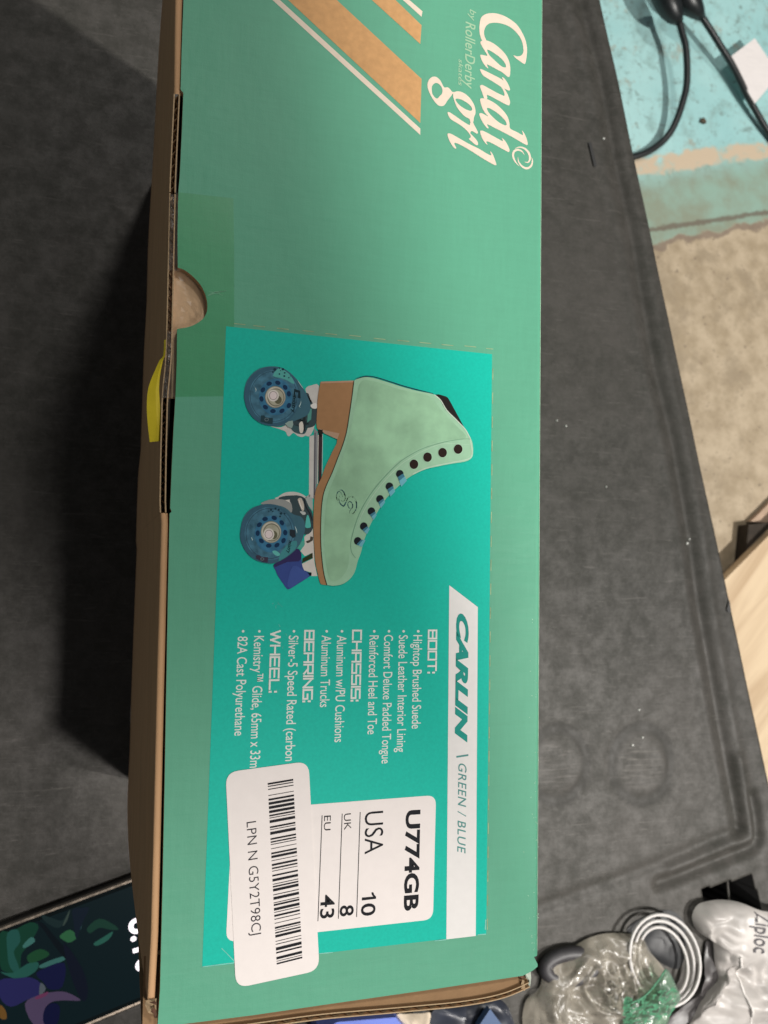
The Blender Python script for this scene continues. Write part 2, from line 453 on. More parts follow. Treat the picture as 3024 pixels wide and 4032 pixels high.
# ------------------------------------------------------------------ skate box
KR = (.57, .345, .18)
kraft = mat('kraft_board', KR, .75, var=.10, scale=120, bump=.25, bscale=700, stretch=(1, .25, 1), spec=.3)
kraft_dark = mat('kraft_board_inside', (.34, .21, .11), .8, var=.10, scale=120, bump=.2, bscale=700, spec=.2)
kraft_edge = mat('kraft_cut_edge', (.44, .32, .19), .8, var=.2, scale=1500, spec=.2)
pale_edge = mat('torn_paper', (.55, .62, .52), .8, var=.2, scale=900, spec=.2)
def green_mat():
    m, nt, b = newmat('green_printed_board')
    N, L = nt.nodes.new, nt.links.new
    tc = N('ShaderNodeTexCoord')
    def noi(sc, st, det=5):
        mp = N('ShaderNodeMapping'); mp.inputs['Scale'].default_value = st; L(tc.outputs['Object'], mp.inputs[0])
        q = N('ShaderNodeTexNoise'); q.inputs['Scale'].default_value = sc; q.inputs['Detail'].default_value = det; L(mp.outputs[0], q.inputs['Vector']); return q.outputs['Fac']
    f1, f2, big, fib = noi(700, (1, .12, 1)), noi(700, (.12, 1, 1)), noi(14, (1, 1, 1)), noi(1600, (1, 1, 1))
    s = N('ShaderNodeMath'); s.operation = 'ADD'; L(f1, s.inputs[0]); L(f2, s.inputs[1])
    s2 = N('ShaderNodeMath'); s2.operation = 'MULTIPLY_ADD'; L(fib, s2.inputs[0]); s2.inputs[1].default_value = .6; L(s.outputs[0], s2.inputs[2])
    r = N('ShaderNodeMapRange'); r.inputs[1].default_value = .8; r.inputs[2].default_value = 1.8; r.inputs[3].default_value = .958; r.inputs[4].default_value = 1.042; L(s2.outputs[0], r.inputs[0])
    mx = N('ShaderNodeVectorMath'); mx.operation = 'SCALE'; mx.inputs[0].default_value = (.106, .375, .240); L(r.outputs[0], mx.inputs['Scale'])
    L(mx.outputs[0], b.inputs['Base Color'])
    rr = N('ShaderNodeMapRange'); rr.inputs[3].default_value = .42; rr.inputs[4].default_value = .55; L(big, rr.inputs[0]); L(rr.outputs[0], b.inputs['Roughness'])
    b.inputs['Specular IOR Level'].default_value = .22
    bp = N('ShaderNodeBump'); bp.inputs['Strength'].default_value = .12; bp.inputs['Distance'].default_value = .0004; L(s2.outputs[0], bp.inputs['Height'])
    bp2 = N('ShaderNodeBump'); bp2.inputs['Strength'].default_value = .22; bp2.inputs['Distance'].default_value = .01; L(big, bp2.inputs['Height']); L(bp.outputs[0], bp2.inputs['Normal'])
    L(bp2.outputs[0], b.inputs['Normal'])
    return m
GREEN = green_mat()
YTOP = F(740, -1000).y
box = thing('skate_box', 'long green printed shoe box for roller skates standing on black cart top', 'box', T(1300, 2000))
XL = F(700, 1000).x                                 # left edge of the green panel (parallel to the label)
XR = F(2133, 2000).x
def Y(py, px=700): return F(px, py).y
# green front panel with thumb notch, rounded into the right hand side
left_edge = [F(725, -60), F(716, 180), F(711, 352), F(722, 366), F(716, 520), F(708, 690), F(703, 748), F(701, 800), F(699, 930), F(700, 1053)]
xs_shift = XL
arc = smooth_pts([(700, 1054), (724, 1062), (752, 1082), (782, 1112), (803, 1146), (815, 1186), (815, 1225), (801, 1253), (776, 1273), (744, 1287), (698, 1295)], False, 4)
left2 = [F(697, 1310), F(696, 1420), F(691, 1560), F(683, 1700), F(676, 1850), F(670, 2000), F(676, 2014), F(668, 2022), F(662, 2300), F(655, 2700), F(648, 3100), F(640, 3500), F(630, 3900), F(620, 4047)]
bottom = [F(733, 4031), F(1000, 3997), F(1300, 3953), F(1700, 3896), F(2059, 3842), F(2081, 3831)]
corner = [F(2100, 3820), F(2117, 3806)]
RB = .0022                                          # fold radius at the right edge
rightx = F(2133, 2000).x - RB
right = [Vector((F(2122, 3796).x - .0005, F(2122, 3796).y, BOXH)), Vector((rightx, F(2122, 3765).y, BOXH)), Vector((rightx, YTOP, BOXH))]
top = [Vector((F(725, -60).x - .0004, YTOP, BOXH))]
outl = left_edge + [F(*p) for p in arc] + left2 + bottom + corner + right + top
outl = outl[::-1]
mb = MB()
vs = outl; n = len(vs); fs = []
for t in tessellate_polygon([vs]):
    a, b_, c = (vs[k] for k in t); fs.append(t if (b_ - a).cross(c - a).z > 0 else t[::-1])
mb.add(vs, fs, GREEN)
low = [v - Vector((0, 0, .003)) for v in vs]
mb.add(vs + low, [(i, n + i, n + (i + 1) % n, (i + 1) % n) for i in range(n) if not (abs(vs[i].x - rightx) < 1e-5 and abs(vs[(i + 1) % n].x - rightx) < 1e-5)], kraft_edge)
# the fold over the right edge and the green side below it
yb = right[1].y
prof = [(rightx, BOXH)] + [(rightx + RB * math.sin(a), BOXH - RB + RB * math.cos(a)) for a in [math.pi / 2 * k / 6 for k in range(1, 7)]] + [(rightx + RB - .002, .15), (rightx + RB - .004, .001)]
vs = [Vector((x, yy, z)) for x, z in prof for yy in (yb, YTOP)]
mb.add(vs, [(2 * i, 2 * i + 2, 2 * i + 3, 2 * i + 1) for i in range(len(prof) - 1)], GREEN)
panel = mb.build('front_panel', box)
# painted highlight along the right hand fold, with worn flecks
mb = MB(); worn = mat('fold_highlight_wear', (.30, .52, .36), .6, var=.3, scale=300)
yy = -300.0; pts = []
while yy < 3770: pts.append((2131 + random.uniform(-1.2, 1.2), yy)); yy += 40
vs = []; 
for x, y in pts:
    a = math.radians(38); b2 = math.radians(60)
    for ang in (a, b2): vs.append(Vector((rightx + (RB + 4e-5) * math.sin(ang), F(x, y).y, BOXH - RB + (RB + 4e-5) * math.cos(ang))))
mb.add(vs, [(2 * i, 2 * i + 1, 2 * i + 3, 2 * i + 2) for i in range(len(pts) - 1)], worn)
rr = random.Random(11)
for k in range(130):
    y = rr.uniform(2350, 3740); x = 2122 - abs(rr.gauss(0, 22)); l = rr.uniform(.5, 1.6)
    if rr.random() > (y - 2200) / 1300: continue
    a = rr.uniform(0, 3.1)
    stroke(mb, [(x - l * 2 * math.cos(a), y - l * 2 * math.sin(a)), (x + l * 2 * math.cos(a), y + l * 2 * math.sin(a))], l * 1.3, worn, .00004)
mb.build('edge_highlight_wear', panel)

# corrugated wall: two liners with a wavy flute between, cut edge showing on top
def corrugated(mb, path, ztop, zbot, thick, pitch, m_out, m_in, m_edge, flutes=True, cap=False):
    n = len(path); outp = []; inp = []
    for i in range(n):
        a = path[max(0, i - 1)]; b = path[min(n - 1, i + 1)]; d = (b - a).normalized(); nv = Vector((-d.y, d.x))
        outp.append((path[i], nv))
    lt = thick * .2
    def z0(i): return ztop[i] if isinstance(ztop, list) else ztop
    def sheet(o1, o2, m, zlow):
        vs = []
        for i, (p, nv) in enumerate(outp):
            q1 = p + nv * o1; q2 = p + nv * o2
            vs += [(q1.x, q1.y, zlow), (q1.x, q1.y, z0(i)), (q2.x, q2.y, z0(i)), (q2.x, q2.y, zlow)]
        f1 = []; f2 = []
        for i in range(n - 1):
            b = 4 * i
            f1 += [(b, b + 4, b + 5, b + 1), (b + 2, b + 6, b + 7, b + 3)]; f2 += [(b + 1, b + 5, b + 6, b + 2)]
        mb.add(vs, f1, m); mb.add(vs, f2, m_edge)
    sheet(0, lt, m_out, zbot); sheet(thick - lt, thick, m_in, zbot)
    # flute
    L = 0; acc = [0]
    for i in range(n - 1): L += (path[i + 1] - path[i]).length; acc.append(L)
    k = int(L / pitch * 8); vs = []; 
    def at(u):
        for i in range(n - 1):
            if acc[i + 1] >= u or i == n - 2:
                w = (u - acc[i]) / (acc[i + 1] - acc[i]); p = path[i].lerp(path[i + 1], w); nv = outp[i][1].lerp(outp[i + 1][1], w)
                return p, nv, (z0(i) * (1 - w) + z0(i + 1) * w)
    for j in range(k + 1):
        p, nv, zt = at(L * j / k); o = thick * .5 + (thick * .5 - lt) * math.sin(2 * math.pi * j / 8 + .6 * math.sin(j * .13))
        q = p + nv * o; vs += [(q.x, q.y, zt - .0001), (q.x, q.y, zt - .012)]
    mb.add(vs, [(2 * j, 2 * j + 2, 2 * j + 3, 2 * j + 1) for j in range(k)], m_edge)
    # floor of the cells
# left wall: outer skin bulges a little; its top is a rolled fold except in the two slots and under the tape
def wx(py):                                         # x of the wall's outer top edge
    pts = [(-1000, 741), (0, 690), (360, 686), (700, 670), (1050, 662), (1400, 654), (1560, 638), (1800, 632), (2010, 629), (2030, 636), (2700, 618), (3400, 602), (3700, 594), (4032, 576)]
    for (a, b), (c, d) in zip(pts, pts[1:]):
        if py <= c: return b + (d - b) * (py - a) / (c - a)
    return pts[-1][1]
def wall_bulge(py, zf):                             # how far the skin leans out at height fraction zf (1 top)
    k = max(0, min(1, (py + 400) / 3600))
    return .0035 * k * (1 - zf) + .003 * math.sin(math.pi * zf)
mb = MB(); wm_ = kraft
ys = [-1000 + 60 * i for i in range(int(4950 / 60) + 1)] + [3968]
def skin(y0, y1, ztop, fold):
    Ys = [y0] + [y for y in ys if y0 < y < y1] + [y1]
    rows = []
    for y in Ys:
        P0 = F(wx(y), y); row = []
        nz = 10
        for k in range(nz + 1):
            zf = k / nz; row.append(Vector((P0.x - wall_bulge(y, zf), P0.y, .0005 + (ztop - .0005) * zf)))
        if fold:
            gx = F(min(725, {True: 0}.get(False, 0) or 0) or wx(y) + 30, y).x
            r = max(.0008, (gx - P0.x) / 2)
            for k in range(1, 8):
                a = math.pi * k / 7; row.append(Vector((P0.x + r - r * math.cos(a), P0.y, ztop + r * .75 * math.sin(a))))
            row.append(row[-1] - Vector((0, 0, .02)))
        rows.append(row)
    w = len(rows[0]); vs = [v for r_ in rows for v in r_]
    mb.add(vs, [(i * w + k, i * w + k + 1, (i + 1) * w + k + 1, (i + 1) * w + k) for i in range(len(rows) - 1) for k in range(w - 1)], wm_)
skin(-1000, 360, BOXH - .0022, True)
skin(360, 752, BOXH - .0012, False)
skin(752, 1564, BOXH - .0016, False)
skin(1564, 2018, BOXH - .0012, False)
skin(2018, 3950, BOXH - .0024, True)
for a, b_ in ((362, 750), (754, 1500), (1500, 2016)):
    Ys = [a + (b_ - a) * k / 12 for k in range(13)]
    path = [(F(wx(y), y)).to_2d() for y in Ys]
    path = path if path[0].y < path[-1].y else path[::-1]
    path = [p + Vector((.0020, 0)) for p in path]
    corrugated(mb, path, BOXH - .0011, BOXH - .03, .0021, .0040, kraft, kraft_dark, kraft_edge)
sw = mb.build('side_wall', box, smooth=True)
for p in sw.data.polygons: p.use_smooth = p.material_index == 0
# board seen in the notch and under the tape, a little below the green panel
mb = MB(); o = [F(664, 756), F(664, 1560), F(900, 1560), F(900, 756)]
slab(mb, [Vector((p.x, p.y, BOXH - .0036)) for p in o], .001, mat('pale_kraft', (.66, .47, .30), .7, var=.10, scale=160, bump=.15, bscale=800))
mb.build('inner_flap', box)
# added dark sheet standing in for the shade inside the box below the slots
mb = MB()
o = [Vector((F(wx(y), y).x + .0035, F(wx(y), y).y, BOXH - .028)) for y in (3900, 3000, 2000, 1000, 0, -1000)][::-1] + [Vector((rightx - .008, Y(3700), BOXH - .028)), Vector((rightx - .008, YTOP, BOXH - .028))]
slab(mb, o, .001, mat('inside_shade', (.03, .028, .024), .9)); mb.build('slot_shade_sheet', box)
# end wall: bulges outward, corrugated rim showing
E6 = zm(1300, 3750, .5425)
rim = [(560, 4118), (700, 4102), (1000, 4062), (1180, 4036)] + E6([(0, 500), (200, 482), (400, 465), (650, 442), (900, 418), (1080, 392), (1200, 368), (1300, 340), (1380, 308), (1430, 285), (1465, 268)])
rim = smooth_pts(rim, False, 4)
path = [F(*p, -.0015).to_2d() for p in rim]
mb = MB()
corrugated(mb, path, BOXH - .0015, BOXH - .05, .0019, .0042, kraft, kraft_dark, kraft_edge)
# down to the table, closing in to a flat end
n = len(path); vs = []
for p in path:
    vs += [(p.x, p.y, BOXH - .04), (p.x, p.y * .35 + (F(1300, 3953).y - .001) * .65, .16), (p.x, F(1300, 3960).y, .0005)]
mb.add(vs, [(3 * i, 3 * i + 3, 3 * i + 4, 3 * i + 1) for i in range(n - 1)] + [(3 * i + 1, 3 * i + 4, 3 * i + 5, 3 * i + 2) for i in range(n - 1)], kraft)
# inner ledge between panel and rim
low = []
for p in path: low += [(p.x, p.y + .0016, BOXH - .0030), (p.x, p.y + .020, BOXH - .016)]
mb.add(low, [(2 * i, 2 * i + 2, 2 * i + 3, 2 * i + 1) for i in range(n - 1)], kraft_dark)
mb.build('end_wall', box)
# crushed corners
def crumple(name, pts, zs, m):
    mb = MB()
    vs = [F(x, y) + Vector((0, 0, z)) for (x, y), z in zip(pts, zs)]
    c = sum(vs, Vector()) / len(vs) + Vector((0, 0, .001))
    vs.append(c); k = len(vs) - 1
    mb.add(vs, [(i, (i + 1) % k, k) for i in range(k)], m)
    return mb
mbc = crumple('c', E6([(1425, 160), (1460, 145), (1478, 200), (1490, 285), (1475, 300), (1465, 230), (1440, 205)]), [-.001, -.0006, -.002, -.004, -.005, -.003, -.002], pale_edge)
mb2 = crumple('c', E6([(1380, 185), (1425, 178), (1465, 235), (1470, 275), (1440, 260), (1410, 225)]), [-.003, -.003, -.004, -.006, -.006, -.004], mat('crushed_kraft', (.16, .085, .05), .85, var=.4, scale=600))
mb2b = crumple('c', E6([(1415, 215), (1440, 235), (1450, 290), (1430, 300), (1400, 280), (1405, 245)]), [-.002, -.003, -.003, -.002, -.002, -.002], kraft_edge)
for q in (mb2, mb2b): mbc.add(q.v, q.f, q.mats[0])
mbc.build('torn_corner', box)
ZC = zm(550, 3600, .1953)
mbd = crumple('c', ZC([(130, 1800), (230, 1740), (345, 1760), (340, 1880), (350, 2080), (330, 2140), (250, 2080), (170, 2010), (110, 1920)]), [-.002, -.001, -.002, -.003, -.003, -.004, -.002, -.001, -.003], kraft_edge)
for pts in ([(190, 1760), (300, 1740), (345, 1770), (340, 1830), (250, 1790)], [(240, 1900), (300, 1880), (335, 1930), (345, 2040), (300, 2090), (280, 1990), (225, 1960)]):
    q = crumple('c', ZC(pts), [.0002] * len(pts), mat('crushed_kraft', (.13, .06, .035), .85, var=.4, scale=600)); mbd.add(q.v, q.f, q.mats[0])
mbd.build('torn_corner', box)

# ------------------------------------------------------------------ printing on the green panel
orange = ink((.60, .335, .145), .5, .10); cream = ink((.78, .66, .54), .5); pale = ink((.36, .56, .37), .5)
ST = zm(1000, 0, .7233)
mb = MB()
def band(p, k): return p[0] - k, p[1] - k * .913
flat(mb, ST([band((100, 0), 500), band((140, 0), 500), (140, 0), (905, 700), (905, 735), (100, 0)]), cream, E1)
flat(mb, ST([band((195, 0), 500), band((450, 0), 500), (450, 0), (912, 430), (905, 670)]), orange, E1)
flat(mb, ST([band((640, 0), 500), band((770, 0), 500), (770, 0), (912, 138), (905, 240)]), orange, E1)
flat(mb, ST([band((803, 0), 500), band((845, 0), 500), (845, 0), (917, 62), (912, 92)]), cream, E1)
mb.build('stripes', panel)
mb = MB()
G8 = zm(1700, 0, .31646); G7 = zm(1650, 300, .30139)
_gl = [0]
def glyph(Z, outer, holes=()): _gl[0] += 1; flat(mb, Z(smooth_pts(outer, True, 4)), cream, E1 + 4e-6 * _gl[0], [Z(smooth_pts(h, True, 4)) for h in holes])
glyph(G8, [(1015, 690), (1060, 702), (1110, 692), (1136, 655), (1138, 600), (1122, 520), (1080, 440), (1010, 365), (930, 315), (830, 287), (740, 287), (690, 310), (662, 350), (650, 400), (656, 450), (682, 515), (660, 540), (638, 530), (606, 460), (592, 380), (596, 290), (615, 220), (660, 182), (720, 166), (800, 168), (890, 195), (980, 245), (1060, 310), (1120, 400), (1165, 500), (1185, 600), (1180, 700), (1166, 780), (1148, 797), (1100, 765), (1050, 730)])
glyph(G8, [(605, 520), (650, 503), (700, 510), (780, 550), (870, 625), (935, 705), (968, 790), (977, 870), (970, 945), (945, 957), (880, 905), (790, 855), (715, 815), (685, 805), (703, 852), (672, 830), (630, 770), (603, 700), (612, 683), (665, 692), (690, 690), (650, 620), (615, 560)],
      [[(688, 622), (740, 640), (850, 718), (908, 785), (920, 838), (865, 825), (785, 755), (715, 685)]])
glyph(G8, [(600, 862), (640, 872), (760, 930), (860, 982), (890, 1003), (872, 962), (902, 977), (945, 1040), (972, 1110), (958, 1128), (900, 1102), (866, 1085), (780, 1030), (690, 975), (640, 942), (612, 900)])
glyph(G8, [(856, 1072), (880, 1085), (905, 1108), (945, 1180), (972, 1260), (968, 1300), (950, 1312), (880, 1280), (780, 1225), (700, 1185), (684, 1192), (690, 1222), (660, 1240), (628, 1160), (600, 1080), (612, 1060), (640, 1063), (700, 1095), (800, 1150), (890, 1192), (903, 1175), (890, 1130)])
glyph(G8, [(600, 1235), (640, 1225), (700, 1240), (790, 1290), (880, 1370), (940, 1450), (965, 1530), (975, 1600), (1050, 1640), (1132, 1682), (1120, 1628), (1150, 1660), (1180, 1730), (1193, 1790), (1178, 1805), (1110, 1770), (1000, 1705), (880, 1642), (780, 1592), (710, 1556), (687, 1552), (706, 1592), (688, 1595), (650, 1550), (610, 1480), (590, 1420), (620, 1410), (670, 1435), (700, 1448), (650, 1390), (615, 1310)],
      [[(688, 1345), (740, 1360), (830, 1420), (910, 1500), (930, 1550), (905, 1560), (830, 1520), (750, 1450), (700, 1390)]])
glyph(G8, [(600, 1640), (630, 1628), (700, 1660), (800, 1715), (882, 1757), (870, 1720), (896, 1736), (935, 1790), (965, 1860), (964, 1885), (945, 1890), (860, 1845), (760, 1790), (700, 1762), (677, 1767), (693, 1800), (668, 1785), (625, 1720)])
for p, w in (([(1250, 948), (1310, 928), (1380, 948), (1432, 1005), (1448, 1075), (1425, 1125), (1378, 1122)], [4, 16, 24, 28, 26, 18, 3]),
             ([(1310, 1178), (1258, 1120), (1228, 1045), (1240, 985), (1290, 962), (1345, 985), (1375, 1030)], [3, 18, 26, 28, 26, 16, 3]),
             ([(1290, 1055), (1300, 1120), (1348, 1182), (1412, 1205), (1464, 1170), (1480, 1105), (1466, 1060)], [3, 16, 24, 28, 26, 16, 3])):
    q = smooth_pts([(a, b_, c) for (a, b_), c in zip(p, w)], False, 4)
    stroke(mb, G7([(a, b_) for a, b_, c in q]), [c * .30139 for a, b_, c in q], cream, E1)
glyph(G7, [(108, 130), (122, 60), (165, 14), (220, 10), (275, 55), (315, 130), (335, 150), (375, 148), (415, 185), (436, 225), (410, 270), (370, 320), (330, 380), (285, 393), (240, 375), (185, 310), (135, 220)],
      [[(165, 180), (170, 130), (205, 94), (245, 96), (285, 132), (303, 180), (298, 230), (270, 260), (237, 293), (202, 275), (175, 235)]])
glyph(G7, [(442, 232), (465, 207), (520, 200), (590, 225), (660, 285), (710, 360), (733, 430), (735, 490), (716, 540), (705, 605), (672, 612), (655, 560), (600, 530), (540, 470), (490, 400), (455, 310)],
      [[(475, 305), (500, 295), (560, 312), (640, 360), (685, 410), (690, 440), (670, 455), (610, 435), (540, 390), (495, 345)]])
stroke(mb, G7([(425, 228), (438, 215), (452, 220)]), 7, cream, E1)
glyph(G7, [(370, 478), (400, 475), (470, 520), (570, 590), (655, 640), (668, 612), (702, 605), (720, 640), (755, 705), (768, 740), (750, 752), (690, 718), (668, 745), (700, 780), (745, 830), (768, 870), (765, 900), (740, 900), (690, 860), (650, 820), (672, 800), (660, 760), (600, 690), (520, 630), (430, 575), (395, 540)])
glyph(G7, [(370, 757), (410, 752), (500, 800), (640, 880), (780, 950), (900, 1022), (942, 1032), (926, 985), (955, 1010), (985, 1080), (1008, 1150), (998, 1165), (940, 1140), (820, 1070), (680, 980), (560, 910), (475, 872), (460, 888), (485, 940), (463, 943), (420, 890), (385, 820)])
text(mb, 'by', (1850, 36), (1850, 80), 24, pale, E1, .004, .25)
text(mb, 'RollerDerby', (1833, 84), (1833, 346), 38, pale, E1, .008, .2)
text(mb, 'skates', (1806, 232), (1806, 336), 17, pale, E1, .004, .2)
mb.build('logo_lettering', panel)
# perforation dashes round the label, scuffs
mb = MB(); dash = ink((.30, .42, .24), .6, .3)
D5 = zm(850, 1250, .6932)
for x, y in ((135, 38), (245, 50), (380, 65), (525, 78), (655, 95), (790, 105), (930, 122), (1065, 133), (1190, 145), (1315, 157), (1445, 165), (1555, 178)):
    l = 33 if x < 1500 else 20
    stroke(mb, D5([(x - l, y - l * .105), (x, y), (x + l, y + l * .105)]), 3.2, dash, E1)
Xd = F(1941, 1400).x
py = 1452
while py < 3660:
    a, b_ = F(1941, py), F(1941, py + 44)
    w = .00017; mb.add([Vector((Xd - w, a.y, BOXH + E1)), Vector((Xd + w, a.y, BOXH + E1)), Vector((Xd + w, b_.y, BOXH + E1)), Vector((Xd - w, b_.y, BOXH + E1))], [(0, 3, 2, 1)], dash)
    py += 94
scuff = ink((.27, .52, .40), .7, .4)
stroke(mb, zm(500, 1000, .4971)([(640, 330), (700, 305), (790, 290)]), [4, 9, 2], scuff, E1)
stroke(mb, zm(500, 1000, .4971)([(650, 300), (720, 312), (760, 330)]), [2, 5, 2], scuff, E1)
for p in ([(1905, 3715), (1920, 3660), (1926, 3560)],): pass
mb.build('perforation_marks', panel)

# ------------------------------------------------------------------ the teal label and its picture
TEAL = mat('teal_coated_paper', (.008, .50, .385), .45, var=.06, scale=1100, bump=.04, bscale=25, spec=.10)
LZ = .00012
mb = MB()
slab(mb, [F(*p, LZ) for p in ((890, 1285), (796, 3808), (1914, 3678), (1937, 1395))], .00012, TEAL)
lab = mb.build('product_label', box)
white = ink((.80, .785, .76), .5, .02); tealink = ink((.02, .30, .25), .5); tealgrey = ink((.10, .30, .28), .5)
z1 = LZ + E1; z2 = z1 + E1; z3 = z2 + E1; z4 = z3 + E1; z5 = z4 + E1; z6 = z5 + E1; z7 = z6 + E1
mb = MB()
flat(mb, [(1768.3, 2304.3), (1756.7, 3698), (1872.5, 3684.5), (1880.6, 2390.3)], white, z1)
text(mb, 'CARLIN', (1796, 2415), (1796, 2925), 49, tealink, z2, .055, .35, 1.02)
flat(mb, [(1796, 2976), (1796, 2983), (1843, 2976), (1843, 2969)], tealgrey, z2)
text(mb, 'GREEN / BLUE', (1804, 3006), (1803, 3362), 32, tealgrey, z2, .004, .3, 1.1)
mb.build('title_band', lab)
# squared technical capitals for the headings: stroke letters in a 4 x 5 cell
TECH = {
 'B': [[(0, 0), (0, 5), (4, 5), (4, 2.6), (4, 0), (0, 0)], [(0, 2.6), (4, 2.6)]],
 'O': [[(0, 0), (0, 5), (4, 5), (4, 0), (0, 0)]], 'T': [[(0, 5), (4, 5)], [(2, 5), (2, 0)]],
 'C': [[(4, 5), (0, 5), (0, 0), (4, 0)]], 'H': [[(0, 0), (0, 5)], [(4, 0), (4, 5)], [(0, 2.5), (4, 2.5)]],
 'A': [[(0, 0), (0, 5), (4, 5), (4, 0)], [(0, 2.1), (4, 2.1)]], 'S': [[(4, 5), (0, 5), (0, 2.5), (4, 2.5), (4, 0), (0, 0)]],
 'I': [[(0, 0), (0, 5)]], 'E': [[(4, 5), (0, 5), (0, 0), (4, 0)], [(0, 2.5), (3.6, 2.5)]],
 'R': [[(0, 0), (0, 5), (4, 5), (4, 2.2), (0, 2.2)], [(2, 2.2), (4.1, 0)]], 'N': [[(0, 0), (0, 5), (4, 0), (4, 5)]],
 'G': [[(4, 5), (0, 5), (0, 0), (4, 0), (4, 2.4), (2, 2.4)]], 'W': [[(0, 5), (1.4, 0), (2.7, 5), (4, 0), (5.4, 5)]], 'L': [[(0, 5), (0, 0), (4, 0)]],
 ':': [[(0, .0), (0, .7)], [(0, 3.1), (0, 3.8)]]}
def tech(mb, s, x, y0, y1, cap, m, z):
    pos = []; u = 0
    for ch in s:
        pos.append(u); w = max(p[0] for st in TECH[ch] for p in st); u += w + 1.15
    u -= 1.15
    A = F(x, y0, z); Yb = F(x, y1, z).y; L = A.y - Yb; h = (F(x + cap, y0, z) - A).length
    wd = h / 5 * .86; lay = 0
    for ch, o in zip(s, pos):
        for st in TECH[ch]:
            pts = [Vector((A.x + wd / 2 + p[1] / 5 * (h - wd), A.y - ((o + p[0]) / u * (L - wd)) - wd / 2, A.z)) for p in st]
            for a, b_ in zip(pts, pts[1:]):
                lay += 1; o_ = Vector((0, 0, 9e-6 * (lay % 22))); a = a + o_; b_ = b_ + o_; d = (b_ - a); d.z = 0; d.normalize(); e = d * (wd / 2); nn = Vector((-d.y, d.x, 0)) * (wd / 2)
                mb.add([a - e - nn, b_ + e - nn, b_ + e + nn, a - e + nn], [(0, 1, 2, 3)], m)
mb = MB(); wi = ink((.80, .83, .78), .5, .03)
for s, x, y0, y1, c in (('BOOT:', 1684, 2478.5, 2651.5, 37), ('CHASSIS:', 1386, 2479, 2762, 39), ('BEARING:', 1197.5, 2480, 2765, 41), ('WHEEL:', 1064.5, 2481, 2727, 41)):
    tech(mb, s, x, y0, y1, c, wi, z1)
for s, x, y0, y1, c, bx in (
    ('Hightop Brushed Suede', 1627, 2500.6, 2869, 35, 1646), ('Suede Leather Interior Lining', 1570, 2500.6, 2961, 35, 1588.5),
    ('Comfort Deluxe Padded Tongue', 1512, 2499.6, 3006, 35, 1531), ('Reinforced Heel and Toe', 1454.5, 2501.7, 2891, 36, 1473),
    ('Aluminum w/PU Cushions', 1326.7, 2501.5, 2922, 37, 1346), ('Aluminum Trucks', 1266.5, 2501.5, 2784.5, 37, 1286),
    ('Silver-5 Speed Rated (carbon', 1137, 2502.4, 2996, 38, 1157), ('Kemistry\u2122 Glide, 65mm x 33m', 1000.4, 2504, 3022, 39, 1021),
    ('82A Cast Polyurethane', 936, 2506, 2896.4, 39, 957)):
    text(mb, s, (x, y0), (x, y1), c, wi, z1, .006)
    flat(mb, ell(bx, 2485.5, 5.2, 5.2, 12), wi, z1)
rr = random.Random(5)
for k in range(22):
    x = rr.gauss(1100, 12); y = rr.uniform(2370, 2800)
    stroke(mb, [(x, y), (x + rr.uniform(-6, 6), y + rr.uniform(2, 14))], rr.uniform(1, 3), ink((.10, .50, .40), .6, .3), z1 - E1 * .5)
mb.build('spec_lettering', lab)

# the roller skate picture
S5 = zm(1200, 1450, .42194); S4 = zm(900, 1380, .4386); W1 = zm(940, 1420, .18083); W2 = zm(930, 1880, .22303); L1 = zm(1280, 1880, .18083); H1 = zm(1100, 1500, .18083)
mb = MB()
def shape(Z, pts, col, z, smooth=0, holes=(), rough=.4):
    p = smooth_pts(pts, True, smooth) if smooth else pts
    flat(mb, Z(p), ink(col, rough), z, [Z(h) for h in holes])
def line(Z, pts, w, col, z, sm=4, closed=False):
    wl = w if isinstance(w, list) else [w] * len(pts)
    p = smooth_pts([(a, b_, c) for (a, b_), c in zip(pts, wl)], closed, sm) if sm else [(a, b_, c) for (a, b_), c in zip(pts, wl)]
    s_ = Z([(0, 0), (1, 0)]); k = s_[1][0] - s_[0][0]
    stroke(mb, Z([(a, b_) for a, b_, c in p]), [c * k for a, b_, c in p], ink(col, .4), z, closed)
LITE, MIDG, DARK, STEEL = (.62, .60, .56), (.28, .29, .30), (.02, .022, .025), (.045, .075, .085)
# chassis plate
shape(S4, [(725, 770), (720, 1310), (762, 1330), (768, 760)], LITE, z1)
shape(S4, [(766, 700), (760, 1330), (786, 1330), (800, 730)], MIDG, z1)
line(S4, [(776, 740), (770, 1300)], 7, (.08, .07, .09), z2, 0); line(S4, [(803, 760), (796, 1200)], 9, (.6, .58, .52), z2, 0)
shape(S4, [(806, 710), (805, 1195), (832, 1150), (842, 740)], (.05, .028, .032), z1)
line(S4, [(843, 750), (838, 1110)], 6, (.45, .62, .58), z2, 0)
